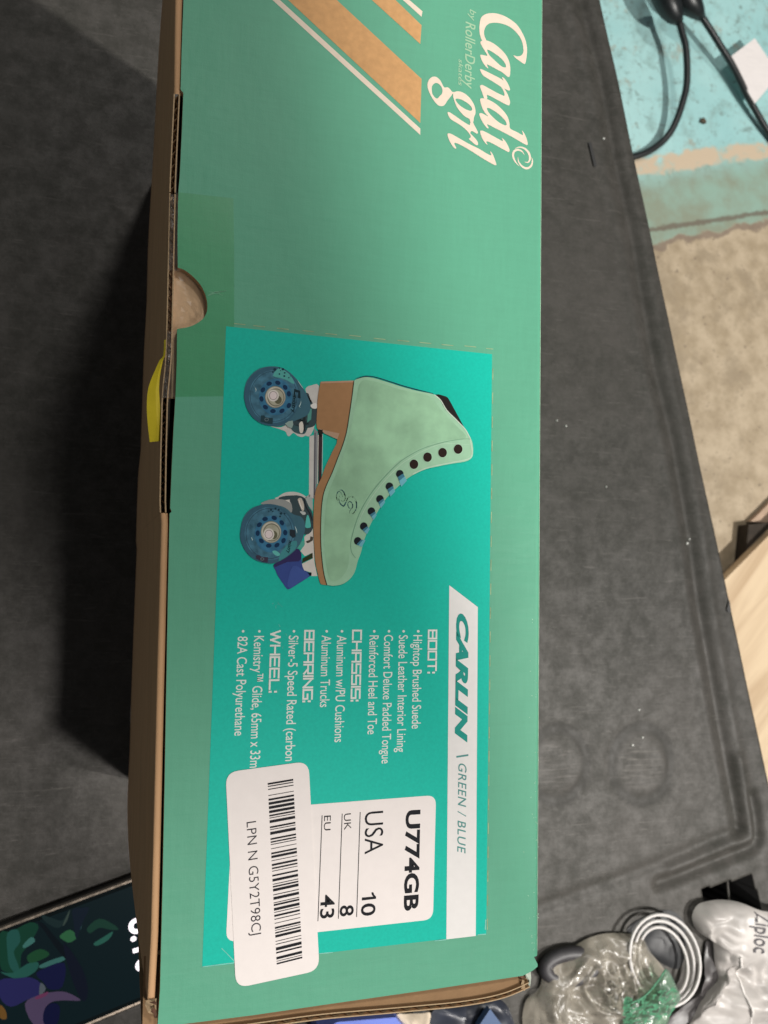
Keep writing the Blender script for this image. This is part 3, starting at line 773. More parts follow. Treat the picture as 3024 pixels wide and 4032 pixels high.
# rear truck
shape(S4, [(690, 360), (705, 328), (740, 315), (810, 318), (800, 520), (770, 500), (735, 455)], LITE, z1, 3)
shape(S4, [(700, 380), (735, 440), (765, 490), (800, 500), (785, 650), (740, 690), (680, 690), (560, 650), (600, 480)], STEEL, z2, 3)
shape(S4, [(370, 680), (470, 690), (560, 640), (610, 640), (700, 600), (770, 620), (765, 700), (725, 770), (690, 765), (660, 778), (620, 768), (580, 740), (545, 770), (525, 760), (500, 722)], LITE, z1, 3)
shape(S4, [(570, 650), (680, 610), (720, 640), (690, 740), (640, 750), (590, 735), (560, 700)], (.05, .11, .12), z2, 3)
shape(S4, [(632, 660), (660, 640), (672, 690), (662, 740), (638, 735)], (.75, .70, .62), z3, 3); shape(S4, [(668, 590), (690, 600), (688, 720), (672, 735)], (.02, .03, .035), z3)
shape(S4, [(735, 490), (785, 475), (790, 520), (750, 520)], (.8, .78, .74), z3, 3); shape(S4, [(710, 540), (745, 520), (740, 620), (705, 650)], (.10, .33, .28), z3)
shape(S4, [(705, 400), (745, 455), (730, 480), (712, 440)], (.01, .01, .012), z3)
# front truck
shape(W2, [(690, 380), (740, 340), (850, 272), (1000, 253), (1130, 280), (1230, 340), (1235, 380), (1000, 460)], LITE, z1, 3)
shape(W2, [(1190, 370), (1290, 300), (1345, 300), (1350, 600), (1260, 480)], (.42, .46, .43), z1)
shape(W2, [(740, 385), (850, 330), (960, 320), (1100, 320), (1210, 370), (1280, 520), (1345, 640), (1350, 900), (1230, 1010), (1000, 900), (900, 600)], STEEL, z2, 3)
shape(W2, [(430, 470), (560, 400), (700, 384), (850, 395), (960, 440), (985, 600), (900, 620), (700, 500)], (.32, .335, .32), z3, 3)
shape(W2, [(860, 400), (940, 390), (945, 450)], (.7, .68, .62), z4)
shape(W2, [(1085, 400), (1100, 370), (1150, 370), (1190, 470), (1195, 570), (1160, 590), (1120, 500)], (.58, .52, .44), z3, 3); line(W2, [(1105, 400), (1125, 480), (1165, 560)], 14, (.85, .82, .75), z4)
line(W2, [(1195, 370), (1230, 520), (1300, 640), (1340, 760)], 18, (.02, .025, .03), z4)
shape(W2, [(1240, 690), (1275, 680), (1315, 850), (1290, 890), (1230, 890), (1215, 850)], (.10, .52, .46), z4, 3)
shape(W2, [(1120, 600), (1210, 610), (1220, 650), (1170, 660)], (.55, .58, .56), z4, 3)
shape(W2, [(1200, 1050), (1350, 900), (1360, 1080), (1380, 1500), (1430, 1740), (1320, 1740), (1330, 1680), (1200, 1640), (1150, 1530), (1350, 1430), (1345, 1330), (1210, 1390), (1130, 1300), (1210, 1180)], (.70, .66, .60), z1)
shape(W2, [(1170, 1430), (1345, 1330), (1350, 1420), (1160, 1510)], (.03, .04, .015), z2)
shape(W2, [(1225, 1130), (1300, 1100), (1310, 1040), (1355, 1050), (1350, 1110), (1290, 1150), (1250, 1160)], (.07, .065, .05), z2); shape(W2, [(1230, 1680), (1330, 1680), (1325, 1735), (1290, 1730)], (.02, .02, .03), z2)
shape(W2, [(1070, 1230), (1180, 1110), (1205, 1180), (1170, 1240), (1110, 1260)], (.09, .42, .33), z2, 3)
# toe stop
shape(W2, [(665, 1530), (900, 1400), (1060, 1260), (1130, 1300), (1150, 1400), (1160, 1530), (1200, 1640), (1320, 1690), (1290, 1750), (1100, 1870), (950, 1965), (890, 1965), (830, 1880), (740, 1750), (690, 1640)], (.042, .075, .27), z2, 2)
shape(W2, [(665, 1530), (900, 1400), (1060, 1260), (1130, 1300), (1150, 1400), (1100, 1480), (900, 1490), (690, 1580)], (.035, .028, .11), z3, 2)
shape(W2, [(1000, 1560), (1180, 1640), (1290, 1740), (1100, 1860), (950, 1955), (900, 1860)], (.055, .10, .33), z3, 3)
# wheels
NAVY, MIDB, HUB = (.045, .125, .185), (.062, .175, .25), (.045, .18, .31)
def wheel(Z, hull, cx, cy, rx, ry, hubr, nut, holes, patches):
    shape(Z, hull, (.055, .15, .20), z4, 3)
    flat(mb, Z(ell(cx, cy, rx, ry, 48)), ink(NAVY), z5)
    flat(mb, Z(ell(cx + rx * .06, cy, rx * .90, ry * .90, 48)), ink(MIDB, .35, .45), z5 + E1 * .5)
    line(Z, ell(cx + rx * .05, cy, rx * .84, ry * .85, 40), 9, (.03, .07, .11), z6, 1, True)
    flat(mb, Z(ell(cx + rx * .12, cy + ry * .02, rx * .60, ry * .62, 40)), ink(HUB, .35, .25), z6 + E1 * .3)
    for p, c in patches: shape(Z, p, c, z6 + E1 * .5, 2)
    for hx, hy in holes:
        a = math.atan2(hy - cy, hx - cx)
        flat(mb, Z(ell(hx, hy, rx * .075, ry * .095, 16, a)), ink((.008, .035, .09)), z7)
    hx, hy = hubr
    for r, c, k in ((.37, (.28, .28, .21), 0), (.345, (.55, .53, .44), 1), (.31, (.22, .21, .15), 2), (.27, (.42, .41, .31), 3)):
        flat(mb, Z(ell(hx + (rx * .02 if k > 1 else 0), hy + (ry * .015 if k > 1 else 0), rx * r, ry * r, 36)), ink(c, .3, .15), z7 + E1 * (.2 + .2 * k))
    flat(mb, Z(ell(hx + rx * .10, hy + ry * .10, rx * .13, ry * .14, 24)), ink((.13, .13, .08), .3, .2), z7 + E1 * .9)
    nx, ny = nut
    for r, c, k in ((.20, (.70, .66, .60), 5), (.145, (.25, .2, .2), 6), (.128, (.78, .68, .67), 7)):
        flat(mb, Z(ell(nx, ny, rx * r, ry * r, 30)), ink(c, .3), z7 + E1 * (.1 + .2 * k))
TEALP = (.10, .42, .38)
wheel(W1, [(110, 780), (150, 500), (280, 300), (450, 180), (640, 135), (850, 140), (1050, 220), (1250, 400), (1400, 600), (1500, 800), (1560, 980), (1500, 1180), (1250, 1300), (1050, 1390), (850, 1435), (620, 1410), (450, 1310), (280, 1140), (160, 960)],
      725, 785, 605, 640, (790, 800), (745, 770),
      [(655, 510), (845, 490), (1005, 590), (490, 840), (520, 645), (575, 1020), (740, 1105), (935, 1100), (1085, 730), (1085, 985)],
      [([(735, 340), (860, 170), (990, 220), (1120, 330), (1190, 450), (1190, 520), (1050, 440), (900, 385)], TEALP), ([(1000, 1380), (1170, 1310), (1150, 1480)], (.3, .42, .38))])
for x, y, r in ((780, 200, 34), (735, 255, 20), (880, 170, 20), (955, 195, 30), (995, 275, 20), (880, 300, 18), (985, 345, 22), (1085, 380, 16), (905, 225, 12), (1120, 345, 10)):
    flat(mb, W1(ell(x, y, r, r * .9, 10)), ink((.01, .05, .07)), z7)
wheel(W2, [(65, 990), (120, 720), (250, 560), (420, 490), (600, 470), (850, 530), (1000, 650), (1150, 700), (1215, 850), (1180, 1050), (1080, 1240), (900, 1400), (700, 1505), (540, 1515), (350, 1450), (180, 1310), (90, 1160)],
      555, 992, 488, 520, (610, 965), (570, 1005),
      [(505, 735), (665, 715), (800, 800), (405, 835), (375, 985), (440, 1120), (570, 1205), (715, 1195), (830, 1115), (860, 975)],
      [([(630, 1310), (690, 1290), (770, 1350), (740, 1390), (680, 1370)], (.13, .50, .46)), ([(800, 1300), (950, 1150), (1060, 1120), (1060, 1230), (960, 1340), (820, 1440), (740, 1470)], (.06, .27, .29))])
for x, y, r in ((610, 575, 18), (690, 550, 20), (745, 570, 18), (785, 640, 22), (770, 690, 16), (850, 640, 14), (570, 600, 10), (640, 600, 12)):
    flat(mb, W2(ell(x, y, r, r * .9, 10)), ink((.01, .04, .06)), z7)
for Z, pts, c in ((W1, [(480, 1200), (555, 1200), (570, 1240), (740, 1260), (730, 1385), (600, 1370), (470, 1330)], (.02, .055, .07)), (W2, [(345, 1380), (400, 1370), (440, 1400), (560, 1410), (550, 1500), (470, 1490), (345, 1430)], (.05, .04, .07)),
                  (W1, [(1200, 620), (1330, 665), (1340, 830), (1280, 820), (1290, 700), (1220, 690), (1240, 820), (1190, 790)], (.01, .03, .04)), (W2, [(940, 920), (1030, 930), (1045, 1040), (1000, 1070), (940, 1020)], (.02, .03, .04))):
    shape(Z, pts, c, z7)
for Z, cx, cy in ((W1, 600, 1290), (W2, 455, 1440)):
    k = 40 if Z is W1 else 28
    line(Z, ell(cx, cy, k, k * .8, 14), 12, (.16, .22, .24), z7 + E1, 1, True)
for a, b_, c in (((1152, 1560), (1147, 1625), 15), ((1136, 2128), (1128, 2178), 14)):
    text(mb, 'mistry', a, b_, c, ink((.008, .025, .03)), z7 + E1, .01, .2, straight=False)
for Z, p in ((W1, [(340, 580), (370, 640), (360, 690)]), (W1, [(1350, 880), (1335, 960), (1310, 1000), (1330, 1030)]), (W1, [(1270, 430), (1340, 540), (1400, 620)]), (W2, [(1030, 860), (1055, 930), (1065, 990)]), (W2, [(265, 1060), (285, 1110)])):
    line(Z, p, [3] + [16] * (len(p) - 2) + [4] if len(p) > 2 else 14, (.50, .68, .68), z7 + E1)
# boot
back = [(455, 120), (435, 280), (410, 450), (385, 600), (350, 720), (300, 850), (250, 980), (200, 1090), (170, 1180), (155, 1280), (148, 1400), (145, 1550), (150, 1700), (165, 1850), (180, 1940), (203, 2022)]
shape(S5, smooth_pts([(145, 130), (122, 250), (112, 400), (112, 560), (180, 600), (300, 665), (250, 790), (190, 920), (150, 1030), (110, 1110), (90, 1200), (80, 1350), (78, 1500), (85, 1650), (95, 1800), (115, 1900), (140, 2000), (160, 2018)], False, 3) + [(203, 2024)] + back[::-1], (.40, .215, .10), z5, 0, (), .5)
shape(S5, [(150, 128), (455, 118), (452, 135), (148, 145)], (.52, .31, .20), z6)
shape(S5, [(125, 560), (175, 580), (320, 610), (300, 665), (180, 610)], (.50, .33, .22), z6)
shape(S5, [(122, 575), (165, 575), (165, 615), (150, 640), (125, 600)], (.02, .018, .015), z6)
shape(S5, [(1200, 250), (1310, 264), (1345, 300), (1400, 400), (1460, 510), (1500, 595), (1400, 480), (1300, 390)], (.018, .014, .013), z5, 2)
shape(S5, smooth_pts([(455, 120), (500, 95), (560, 85), (640, 95), (760, 130), (900, 175), (1050, 215), (1195, 245), (1250, 290), (1310, 390), (1400, 480), (1480, 560), (1530, 630), (1560, 700), (1565, 800), (1540, 850), (1480, 875), (1380, 890), (1250, 915), (1120, 945), (1000, 1000), (930, 1050), (840, 1130), (760, 1210), (700, 1300), (640, 1400), (590, 1500), (545, 1620), (520, 1720), (490, 1800), (470, 1880), (440, 1940), (390, 1990), (330, 2020), (260, 2030)], False, 3) + back[::-1], (.355, .60, .405), z6, 0, (), .6)
SUEDE = z6 + E1
boot_s = mat('suede_print', (.335, .585, .375), .6, var=.26, scale=85, detail=10, spec=.1)
flat(mb, S5(smooth_pts([(520, 130), (640, 125), (900, 205), (1150, 262), (1260, 380), (1400, 530), (1500, 650), (1300, 675), (1100, 735), (940, 820), (830, 900), (690, 1050), (570, 1210), (490, 1370), (430, 1540), (415, 1680), (400, 1850), (330, 1960), (240, 1980), (200, 1850), (180, 1600), (185, 1400), (215, 1180), (300, 960), (380, 740), (440, 500), (480, 280)], True, 4)), boot_s, SUEDE)
line(S5, back, 7, (.035, .03, .022), z7)
line(S5, [(478, 102), (560, 80), (650, 86), (780, 125), (920, 170), (1060, 208), (1195, 240)], [5, 10, 9, 10, 10, 10, 5], (.01, .05, .075), z7)
line(S5, [(1205, 250), (1262, 300), (1320, 395), (1410, 485), (1490, 570), (1535, 650)], 8, (.62, .72, .60), z7)
line(S5, [(1535, 650), (1555, 780), (1530, 845), (1380, 880), (1250, 905), (1120, 937), (1000, 992)], 12, (.50, .70, .53), z7)
line(S5, [(1540, 665), (1480, 662), (1300, 690), (1100, 750), (950, 830), (850, 905), (700, 1060), (580, 1220), (500, 1370), (450, 1520), (425, 1640), (435, 1720), (470, 1770)], [3, 5, 6, 6, 7, 8, 9, 9, 9, 8, 7, 6, 4], (.20, .39, .25), z7)
line(S5, [(1560, 720), (1300, 705), (1120, 765), (975, 845), (872, 918), (722, 1075), (605, 1232), (523, 1382), (472, 1530)], [2, 5, 6, 7, 7, 7, 7, 6, 2], (.47, .68, .50), z7)
for x, y in ((1425, 757), (1280, 790), (1140, 832), (1013, 898)):
    flat(mb, S5(ell(x, y, 44, 48, 24)), ink((.46, .68, .50)), z7); flat(mb, S5(ell(x, y, 40, 44, 24)), ink((.024, .013, .010)), z7 + E1)
for (x, y), q in (((882, 988), [(862, 1018), (912, 985), (948, 1050), (895, 1108)]), ((785, 1104), [(765, 1132), (815, 1100), (838, 1150), (795, 1200)]), ((697, 1222), [(682, 1250), (728, 1218), (745, 1252), (705, 1308)]),
                  ((617, 1336), [(602, 1368), (650, 1338), (666, 1372), (636, 1418)]), ((546, 1476), [(532, 1508), (578, 1476), (602, 1502), (574, 1550)]), ((490, 1613), [(478, 1645), (522, 1600), (562, 1605), (526, 1668)])):
    flat(mb, S5(ell(x, y, 35, 37, 22)), ink((.012, .016, .022)), z7 + E1)
    flat(mb, S5(q), ink((.17, .50, .60)), z7 + E1 * 1.4)
    mid = [((q[i][0] + q[(i + 3) % 4][0]) / 2 * .4 + q[i][0] * .6, (q[i][1] + q[(i + 3) % 4][1]) / 2 * .4 + q[i][1] * .6) for i in (0, 1)]
    flat(mb, S5([q[0], q[1], ((q[1][0] * .6 + q[2][0] * .4), (q[1][1] * .6 + q[2][1] * .4)), ((q[0][0] * .6 + q[3][0] * .4), (q[0][1] * .6 + q[3][1] * .4))]), ink((.06, .22, .31)), z7 + E1 * 1.7)
LOG = (.045, .135, .16)
for p, w in (([(285, 570), (250, 480), (240, 390), (275, 315), (320, 320), (355, 370), (380, 440)], [4, 16, 20, 20, 20, 16, 5]), ([(300, 280), (355, 280), (405, 340), (428, 430), (415, 500), (375, 525), (335, 500)], [6, 20, 24, 26, 24, 18, 4]),
             ([(310, 395), (290, 470), (315, 560), (365, 615), (405, 618), (440, 550), (480, 465), (540, 420), (600, 432), (655, 490), (675, 580), (668, 680), (630, 755), (592, 792), (570, 770)], [4, 16, 24, 28, 30, 24, 24, 28, 30, 30, 28, 24, 18, 12, 6]),
             ([(545, 690), (500, 650), (485, 590), (505, 540), (545, 535), (585, 580), (590, 640), (560, 690), (530, 730), (522, 785)], [18, 18, 18, 18, 22, 24, 22, 20, 20, 5])):
    q = smooth_pts([(a, b_, c) for (a, b_), c in zip(p, w)], False, 4)
    stroke(mb, L1([(a, b_) for a, b_, c in q]), [c * .18083 for a, b_, c in q], ink(LOG), z7)
mb.build('skate_picture', lab)
# small wear on the label
wear = ink((.25, .60, .50), .6, .3)
for p, w in (([(872, 3733), (895, 3755), (922, 3784)], 2.5), ([(1256, 3754), (1310, 3749)], 3), ([(1710, 3704), (1756, 3699)], 3), ([(1912, 3620), (1910, 3660)], 4), ([(797, 3806), (850, 3799), (922, 3790)], 3), ([(1880, 3680), (1912, 3677)], 3)):
    mb = MB(); stroke(mb, p, w, wear, z1); mb.build('crease', lab)

# ------------------------------------------------------------------ size sticker and barcode sticker
paper = mat('white_sticker_paper', (.86, .80, .765), .6, var=.02, scale=300, bump=.09, bscale=30, spec=.3)
black = ink((.012, .013, .016), .5, .0); grey = ink((.30, .27, .27), .5)
SZ = .00025
mb = MB(); slab(mb, rrect([F(*p, SZ) for p in ((915, 3191), (889, 3709), (1704, 3619), (1716, 3130))], .0034), .00013, paper)
size = mb.build('size_sticker', box)
mb = MB(); ZS = zm(1220, 3100, .30139); q1 = SZ + E1
for s, a, b_, c, bo in (('U774GB', (1252, 300), (1222, 1615), 57, .032), ('USA', (718, 322), (714, 872), 71, -.004), ('0', (668, 1522), (665, 1683), 56, .012), ('UK', (443, 345), (446, 557), 27, -.006),
                        ('8', (390, 1545), (387, 1688), 54, .014), ('EU', (185, 370), (181, 562), 26, -.004), ('43', (140, 1405), (128, 1715), 55, .014)):
    A, B = ZS([a, b_]); text(mb, s, A, B, c, black, q1, bo, straight=False)
flat(mb, ZS([(677, 1436), (676, 1475), (862, 1452), (862, 1424), (838, 1398), (826, 1366), (800, 1370), (808, 1405), (824, 1424)]), black, q1)
for p in ([(655, 322), (608, 1690)], [(420, 340), (370, 1712)], [(158, 362), (103, 1745)]):
    stroke(mb, ZS(p), 3.0, black, q1)
mb.build('size_lettering', size)
BZ = .00046
mb = MB(); slab(mb, rrect([F(*p, BZ) for p in ((887.5, 3040), (928, 3889), (1257, 3818), (1214, 2996))], .0042), .00016, paper)
bar = mb.build('barcode_sticker', box)
mb = MB(); q2 = BZ + E1
B1 = [(340, 370), (388, 404), (437, 452), (538, 549), (597, 628), (655, 697), (720, 765), (790, 833), (860, 886), (905, 918), (948, 993), (1048, 1076), (1095, 1107), (1138, 1185), (1240, 1268), (1292, 1315), (1337, 1350), (1406, 1417), (1475, 1503), (1525, 1565), (1602, 1613), (1660, 1693), (1720, 1745), (1772, 1783)]
B2 = [(178, 205), (245, 288), (325, 338), (360, 385), (405, 450), (497, 511), (540, 585), (627, 640), (655, 685), (718, 762), (784, 796), (830, 862), (895, 909), (962, 973), (1027, 1058), (1076, 1087), (1112, 1135), (1158, 1200), (1256, 1267), (1303, 1316), (1360, 1410), (1435, 1460), (1515, 1557), (1580, 1590), (1612, 1638)]
allb = B1 + [(a + 1659, b_ + 1659) for a, b_ in B2]
TLb, BLb, TRb, BRb = Vector((1053.1, 3082)), Vector((1088.6, 3795.4)), Vector((1153.2, 3065.1)), Vector((1189.3, 3770.1))
for a, b_ in allb:
    u, v = (a - 340) / 2957, (b_ - 340) / 2957
    flat(mb, [tuple(TLb.lerp(BLb, u)), tuple(TLb.lerp(BLb, v)), tuple(TRb.lerp(BRb, v)), tuple(TRb.lerp(BRb, u))], black, q2)
mb.build('barcode', bar)
mb = MB(); text(mb, 'LPN N G5Y2T98CJ', (970, 3236), (990, 3681), 37, ink((.03, .028, .035), .5, 0), q2, -.006, 0, 1.05, straight=False)
mb.build('serial_lettering', bar)

# ------------------------------------------------------------------ clear tape over the thumb notch
def film(name, tint, gloss, rough=.12, bump=.3, bs=120, white=None):
    m, nt, b = newmat(name); N, L = nt.nodes.new, nt.links.new
    out = nt.nodes['Material Output']; nt.nodes.remove(b)
    tr = N('ShaderNodeBsdfTransparent'); tr.inputs[0].default_value = (*tint, 1)
    gl = N('ShaderNodeBsdfGlossy'); gl.inputs[0].default_value = (1, 1, 1, 1); gl.inputs['Roughness'].default_value = rough
    mx = N('ShaderNodeMixShader'); fr = N('ShaderNodeFresnel'); fr.inputs[0].default_value = 1.45
    ml = N('ShaderNodeMath'); ml.operation = 'MULTIPLY'; ml.inputs[1].default_value = gloss; L(fr.outputs[0], ml.inputs[0])
    tc = N('ShaderNodeTexCoord'); n = N('ShaderNodeTexNoise'); n.inputs['Scale'].default_value = bs; n.inputs['Detail'].default_value = 5; L(tc.outputs['Object'], n.inputs['Vector'])
    bp = N('ShaderNodeBump'); bp.inputs['Strength'].default_value = bump; bp.inputs['Distance'].default_value = .002; L(n.outputs['Fac'], bp.inputs['Height']); L(bp.outputs[0], gl.inputs['Normal']); L(bp.outputs[0], fr.inputs['Normal'])
    src = tr
    if white:
        w, wc = white
        df = N('ShaderNodeBsdfDiffuse'); df.inputs[0].default_value = (*wc, 1)
        tl = N('ShaderNodeBsdfTranslucent'); tl.inputs[0].default_value = (*wc, 1)
        ad = N('ShaderNodeMixShader'); ad.inputs[0].default_value = .3; L(df.outputs[0], ad.inputs[1]); L(tl.outputs[0], ad.inputs[2])
        m2 = N('ShaderNodeMixShader'); L(tr.outputs[0], m2.inputs[1]); L(ad.outputs[0], m2.inputs[2])
        r = N('ShaderNodeMapRange'); r.inputs[1].default_value = .3; r.inputs[2].default_value = .7; r.inputs[3].default_value = w * .75; r.inputs[4].default_value = min(1, w * 1.25)
        L(n.outputs['Fac'], r.inputs[0]); L(r.outputs[0], m2.inputs[0]); src = m2
    L(ml.outputs[0], mx.inputs[0]); L(src.outputs[0], mx.inputs[1]); L(gl.outputs[0], mx.inputs[2]); L(mx.outputs[0], out.inputs[0])
    return m
tape_m = film('clear_tape', (.78, .91, .80), .3, .3, .05, 60)
tape_w = film('wrinkled_clear_tape', (.90, .88, .84), 1.2, .25, .5, 330, (.10, (.75, .70, .64)))
mb = MB()
flat(mb, [(703, 757), (919, 781), (922, 1000), (922, 1288), (889, 1286), (881, 1560), (688, 1563), (695, 1310), (697, 1296), (744, 1288), (776, 1274), (801, 1254), (815, 1226), (815, 1186), (803, 1146), (782, 1112), (752, 1082), (724, 1062), (701, 1053), (701, 930)], tape_m, .00007)
# over the gap to the side wall it sags and wrinkles
rows = []; k = 0
for i in range(41):
    y = 757 + (1563 - 757) * i / 40
    row = []
    xr = 703 - 14 * i / 40; xl = wx(y) + 2
    inn = 1054 < y < 1295
    if inn: xr = 700 + 112 * math.sqrt(max(0, 1 - ((y - 1174) / 122) ** 2))
    for j in range(9):
        u = j / 8; p = F(xl + (xr - xl) * u, y)
        sag = .0012 * math.sin(math.pi * u) * (1 if not inn else 1.3)
        p.z += -.0008 * (1 - u) - sag + .00035 * noise.noise(Vector((p.x * 900, p.y * 500, 1))) + (.00007 if j == 8 else 0)
        row.append(p)
    rows.append(row)
allp = [p for r_ in rows for p in r_]; notch = film('taut_clear_tape', (.94, .93, .90), .35, .3, .08, 90)
isn = lambda i: 1054 < 757 + (1563 - 757) * (i + .5) / 40 < 1295
mb.add(allp, [(i * 9 + j, (i + 1) * 9 + j, (i + 1) * 9 + j + 1, i * 9 + j + 1) for i in range(40) for j in range(8) if not isn(i)], tape_w)
mb.add(allp, [(i * 9 + j, (i + 1) * 9 + j, (i + 1) * 9 + j + 1, i * 9 + j + 1) for i in range(40) for j in range(8) if isn(i)], notch)
mb.build('clear_tape', box)

# ------------------------------------------------------------------ yellow strip hanging out of the gap
mb = MB(); Y4 = zm(560, 1350, .2034)
yel = mat('yellow_paper', (.62, .50, .015), .5, var=.08, scale=200, bump=.1, bscale=900)
lft = [(425, -60), (405, 240), (335, 340), (240, 550), (160, 740), (105, 950), (88, 1250), (100, 1500), (120, 1700), (145, 1920)]
rgt = [(478, -60), (445, 235), (400, 350), (350, 600), (330, 800), (328, 950), (345, 1200), (368, 1500), (378, 1700), (372, 1900)]
zz = [-.0012, -.0010, -.0008, -.0008, -.001, -.0014, -.002, -.0025, -.003, -.0035]
A = smooth_pts([(a, b_, z) for (a, b_), z in zip(lft, zz)], False, 4); B = smooth_pts([(a, b_, z) for (a, b_), z in zip(rgt, zz)], False, 4)
vs = []
for a, b_ in zip(A, B):
    for k in range(5):
        u = (0, .35, .70, .72, 1)[k]; x = a[0] + (b_[0] - a[0]) * u; y = a[1] + (b_[1] - a[1]) * u; z = a[2] - .0012 * abs(u - .71)
        X, Yp = Y4([(x, y)])[0]; vs.append(U(X, Yp, BOXH + z))
n5 = len(A); fs = [(i * 5 + k, (i + 1) * 5 + k, (i + 1) * 5 + k + 1, i * 5 + k + 1) for i in range(n5 - 1) for k in range(4)]
mb.add(vs, fs, yel)
o = mb.build('paper_strip'); tag(o, 'yellow paper strip poking out of the side of the green skate box', 'paper strip')
sm = o.modifiers.new('thickness', 'SOLIDIFY'); sm.thickness = .00015

# ------------------------------------------------------------------ phone lying at lower left
PZ = .0095
ph = thing('smartphone', 'black smartphone lying face up beside the box with its screen lit', 'phone', T(250, 3800))
pa, pb = T(0, 3648, PZ), T(530, 3452, PZ)           # long edge
pc = T(573, 3950, PZ)                               # on the other long edge
d = (pb - pa).normalized(); nn = Vector((d.y, -d.x, 0))
if (pc - pa).dot(nn) < 0: nn = -nn
wid = (pc - pa).dot(nn)
e0 = pb + d * .035; s0 = e0 - d * .20
body = rrect([e0, s0, s0 + nn * wid, e0 + nn * wid], .014, 8)
if (body[1] - body[0]).cross(body[8] - body[0]).z < 0: body = body[::-1]
mb = MB()
rim_m = mat('polished_rim', (.30, .25, .20), .32, metal=1.0, rvar=.08, scale=300, bump=.08, bscale=900); pcase = mat('black_case', (.012, .012, .013), .4)
cen = sum(body, Vector()) / len(body)
def inset(pts, k, dz): return [Vector(((p.x - cen.x) * 1, (p.y - cen.y) * 1, 0)) * 1 + cen + Vector((0, 0, dz)) - (lambda q: d * math.copysign(min(k, abs(q.dot(d))), q.dot(d)) + nn * math.copysign(min(k, abs(q.dot(nn))), q.dot(nn)))(p - cen) for p in pts]
r0 = inset(body, 0.0006, -PZ + .0003); r1 = inset(body, 0, -.0045); r2 = inset(body, .0002, -.001); r3 = inset(body, .0012, 0); r4 = inset(body, .0026, -.0001)
N_ = len(body)
def skirt(mb, A, B, m): mb.add(A + B, [(i, (i + 1) % N_, N_ + (i + 1) % N_, N_ + i) for i in range(N_)], m)
skirt(mb, r0, r1, pcase); skirt(mb, r1, r2, pcase); skirt(mb, r2, r3, rim_m); skirt(mb, r3, r4, rim_m)
mb.build('frame', ph, smooth=True)
mb = MB(); glass = mat('dark_glass', (.004, .007, .008), .08, spec=.25)
slab(mb, r4, .001, glass); scr = mb.build('screen', ph)
PZs = PZ + .00005
SP = zm(0, 3400, .3617)
pl = lambda x, y, z: T(x, y, PZs + z)
mb = MB()
def glow(col, e): return mat('lit_screen', col, .2, emit=e, spec=.12)
lay = 0
back_in = inset(body, .0052, .00005); 
mb.add(back_in, [tuple(range(N_))], glow((.002, .006, .0075), .9))
if True:
    P = [([(0, 760), (120, 740), (330, 640), (420, 700), (300, 900), (230, 1000), (210, 1200), (60, 1180), (0, 1100)], (.008, .05, .03)),
         ([(80, 760), (190, 720), (220, 850), (150, 960), (200, 1110), (220, 1240), (110, 1130), (80, 960)], (.018, .09, .075)),
         ([(250, 890), (340, 800), (380, 850), (270, 920)], (.05, .17, .15)), ([(0, 1180), (140, 1190), (300, 1090), (420, 1080), (380, 1180), (200, 1260)], (.02, .10, .08)),
         ([(430, 1110), (560, 1050), (700, 1010), (705, 1050), (560, 1110), (450, 1140)], (.045, .15, .135)), ([(300, 1000), (440, 930), (540, 990), (420, 1060), (320, 1080)], (.014, .07, .03)),
         ([(450, 560), (560, 590), (680, 620), (760, 500), (690, 660), (620, 700), (500, 640)], (.012, .028, .03)), ([(690, 650), (760, 500), (740, 600), (690, 680)], (.045, .07, .06)),
         ([(830, 660), (890, 640), (880, 720), (850, 700)], (.03, .08, .085)), ([(650, 790), (760, 720), (840, 800), (760, 860), (700, 840)], (.03, .13, .055)),
         ([(1020, 870), (1110, 810), (1230, 740), (1180, 830), (1060, 895)], (.025, .12, .09)), ([(950, 700), (1080, 600), (1230, 660), (1290, 720), (1200, 720), (1080, 700), (980, 760)], (.012, .05, .034)),
         ([(410, 640), (480, 660), (600, 800), (760, 980), (880, 1150), (800, 1120), (640, 960), (500, 760)], (.004, .008, .012)), ([(790, 500), (900, 480), (970, 490), (900, 640), (830, 820), (800, 640)], (.007, .014, .026)),
         ([(0, 1270), (180, 1250), (330, 1240), (440, 1300), (480, 1400), (300, 1480), (120, 1560), (0, 1460)], (.022, .022, .10)), ([(440, 1160), (700, 1080), (680, 1340), (540, 1370), (470, 1290), (400, 1220)], (.008, .010, .05)),
         ([(270, 1530), (400, 1440), (560, 1400), (720, 1400), (880, 1490), (700, 1490), (560, 1510), (480, 1600), (500, 1747), (360, 1747)], (.085, .06, .12)), ([(440, 1300), (500, 1360), (430, 1440)], (.09, .11, .13)),
         ([(390, 1450), (520, 1395), (500, 1440), (400, 1480)], (.15, .04, .10)), ([(480, 1600), (560, 1520), (650, 1560), (620, 1747), (480, 1747)], (.006, .008, .04)), ([(0, 1540), (60, 1600), (70, 1690), (0, 1680)], (.16, .08, .02)),
         ([(690, 860), (900, 1150), (960, 1400), (900, 1500), (780, 1250)], (.006, .009, .02))]
    for pts, c in P:
        lay += 1; flat(mb, SP(smooth_pts(pts, True, 3)), glow(tuple(q * .42 for q in c), .9), .00002 * lay, plane=pl)
mb.build('wallpaper', scr)
mb = MB(); dig = glow((.95, .88, .95), 1.0)
A_, B_ = SP([(1388, 705), (1480, 1130)])
text(mb, '8:10', (A_[0], A_[1] - 30), (B_[0] + 4, B_[1] + 30), 105, dig, .0006, .02, straight=False, plane=pl)
mb.build('clock_digits', scr)

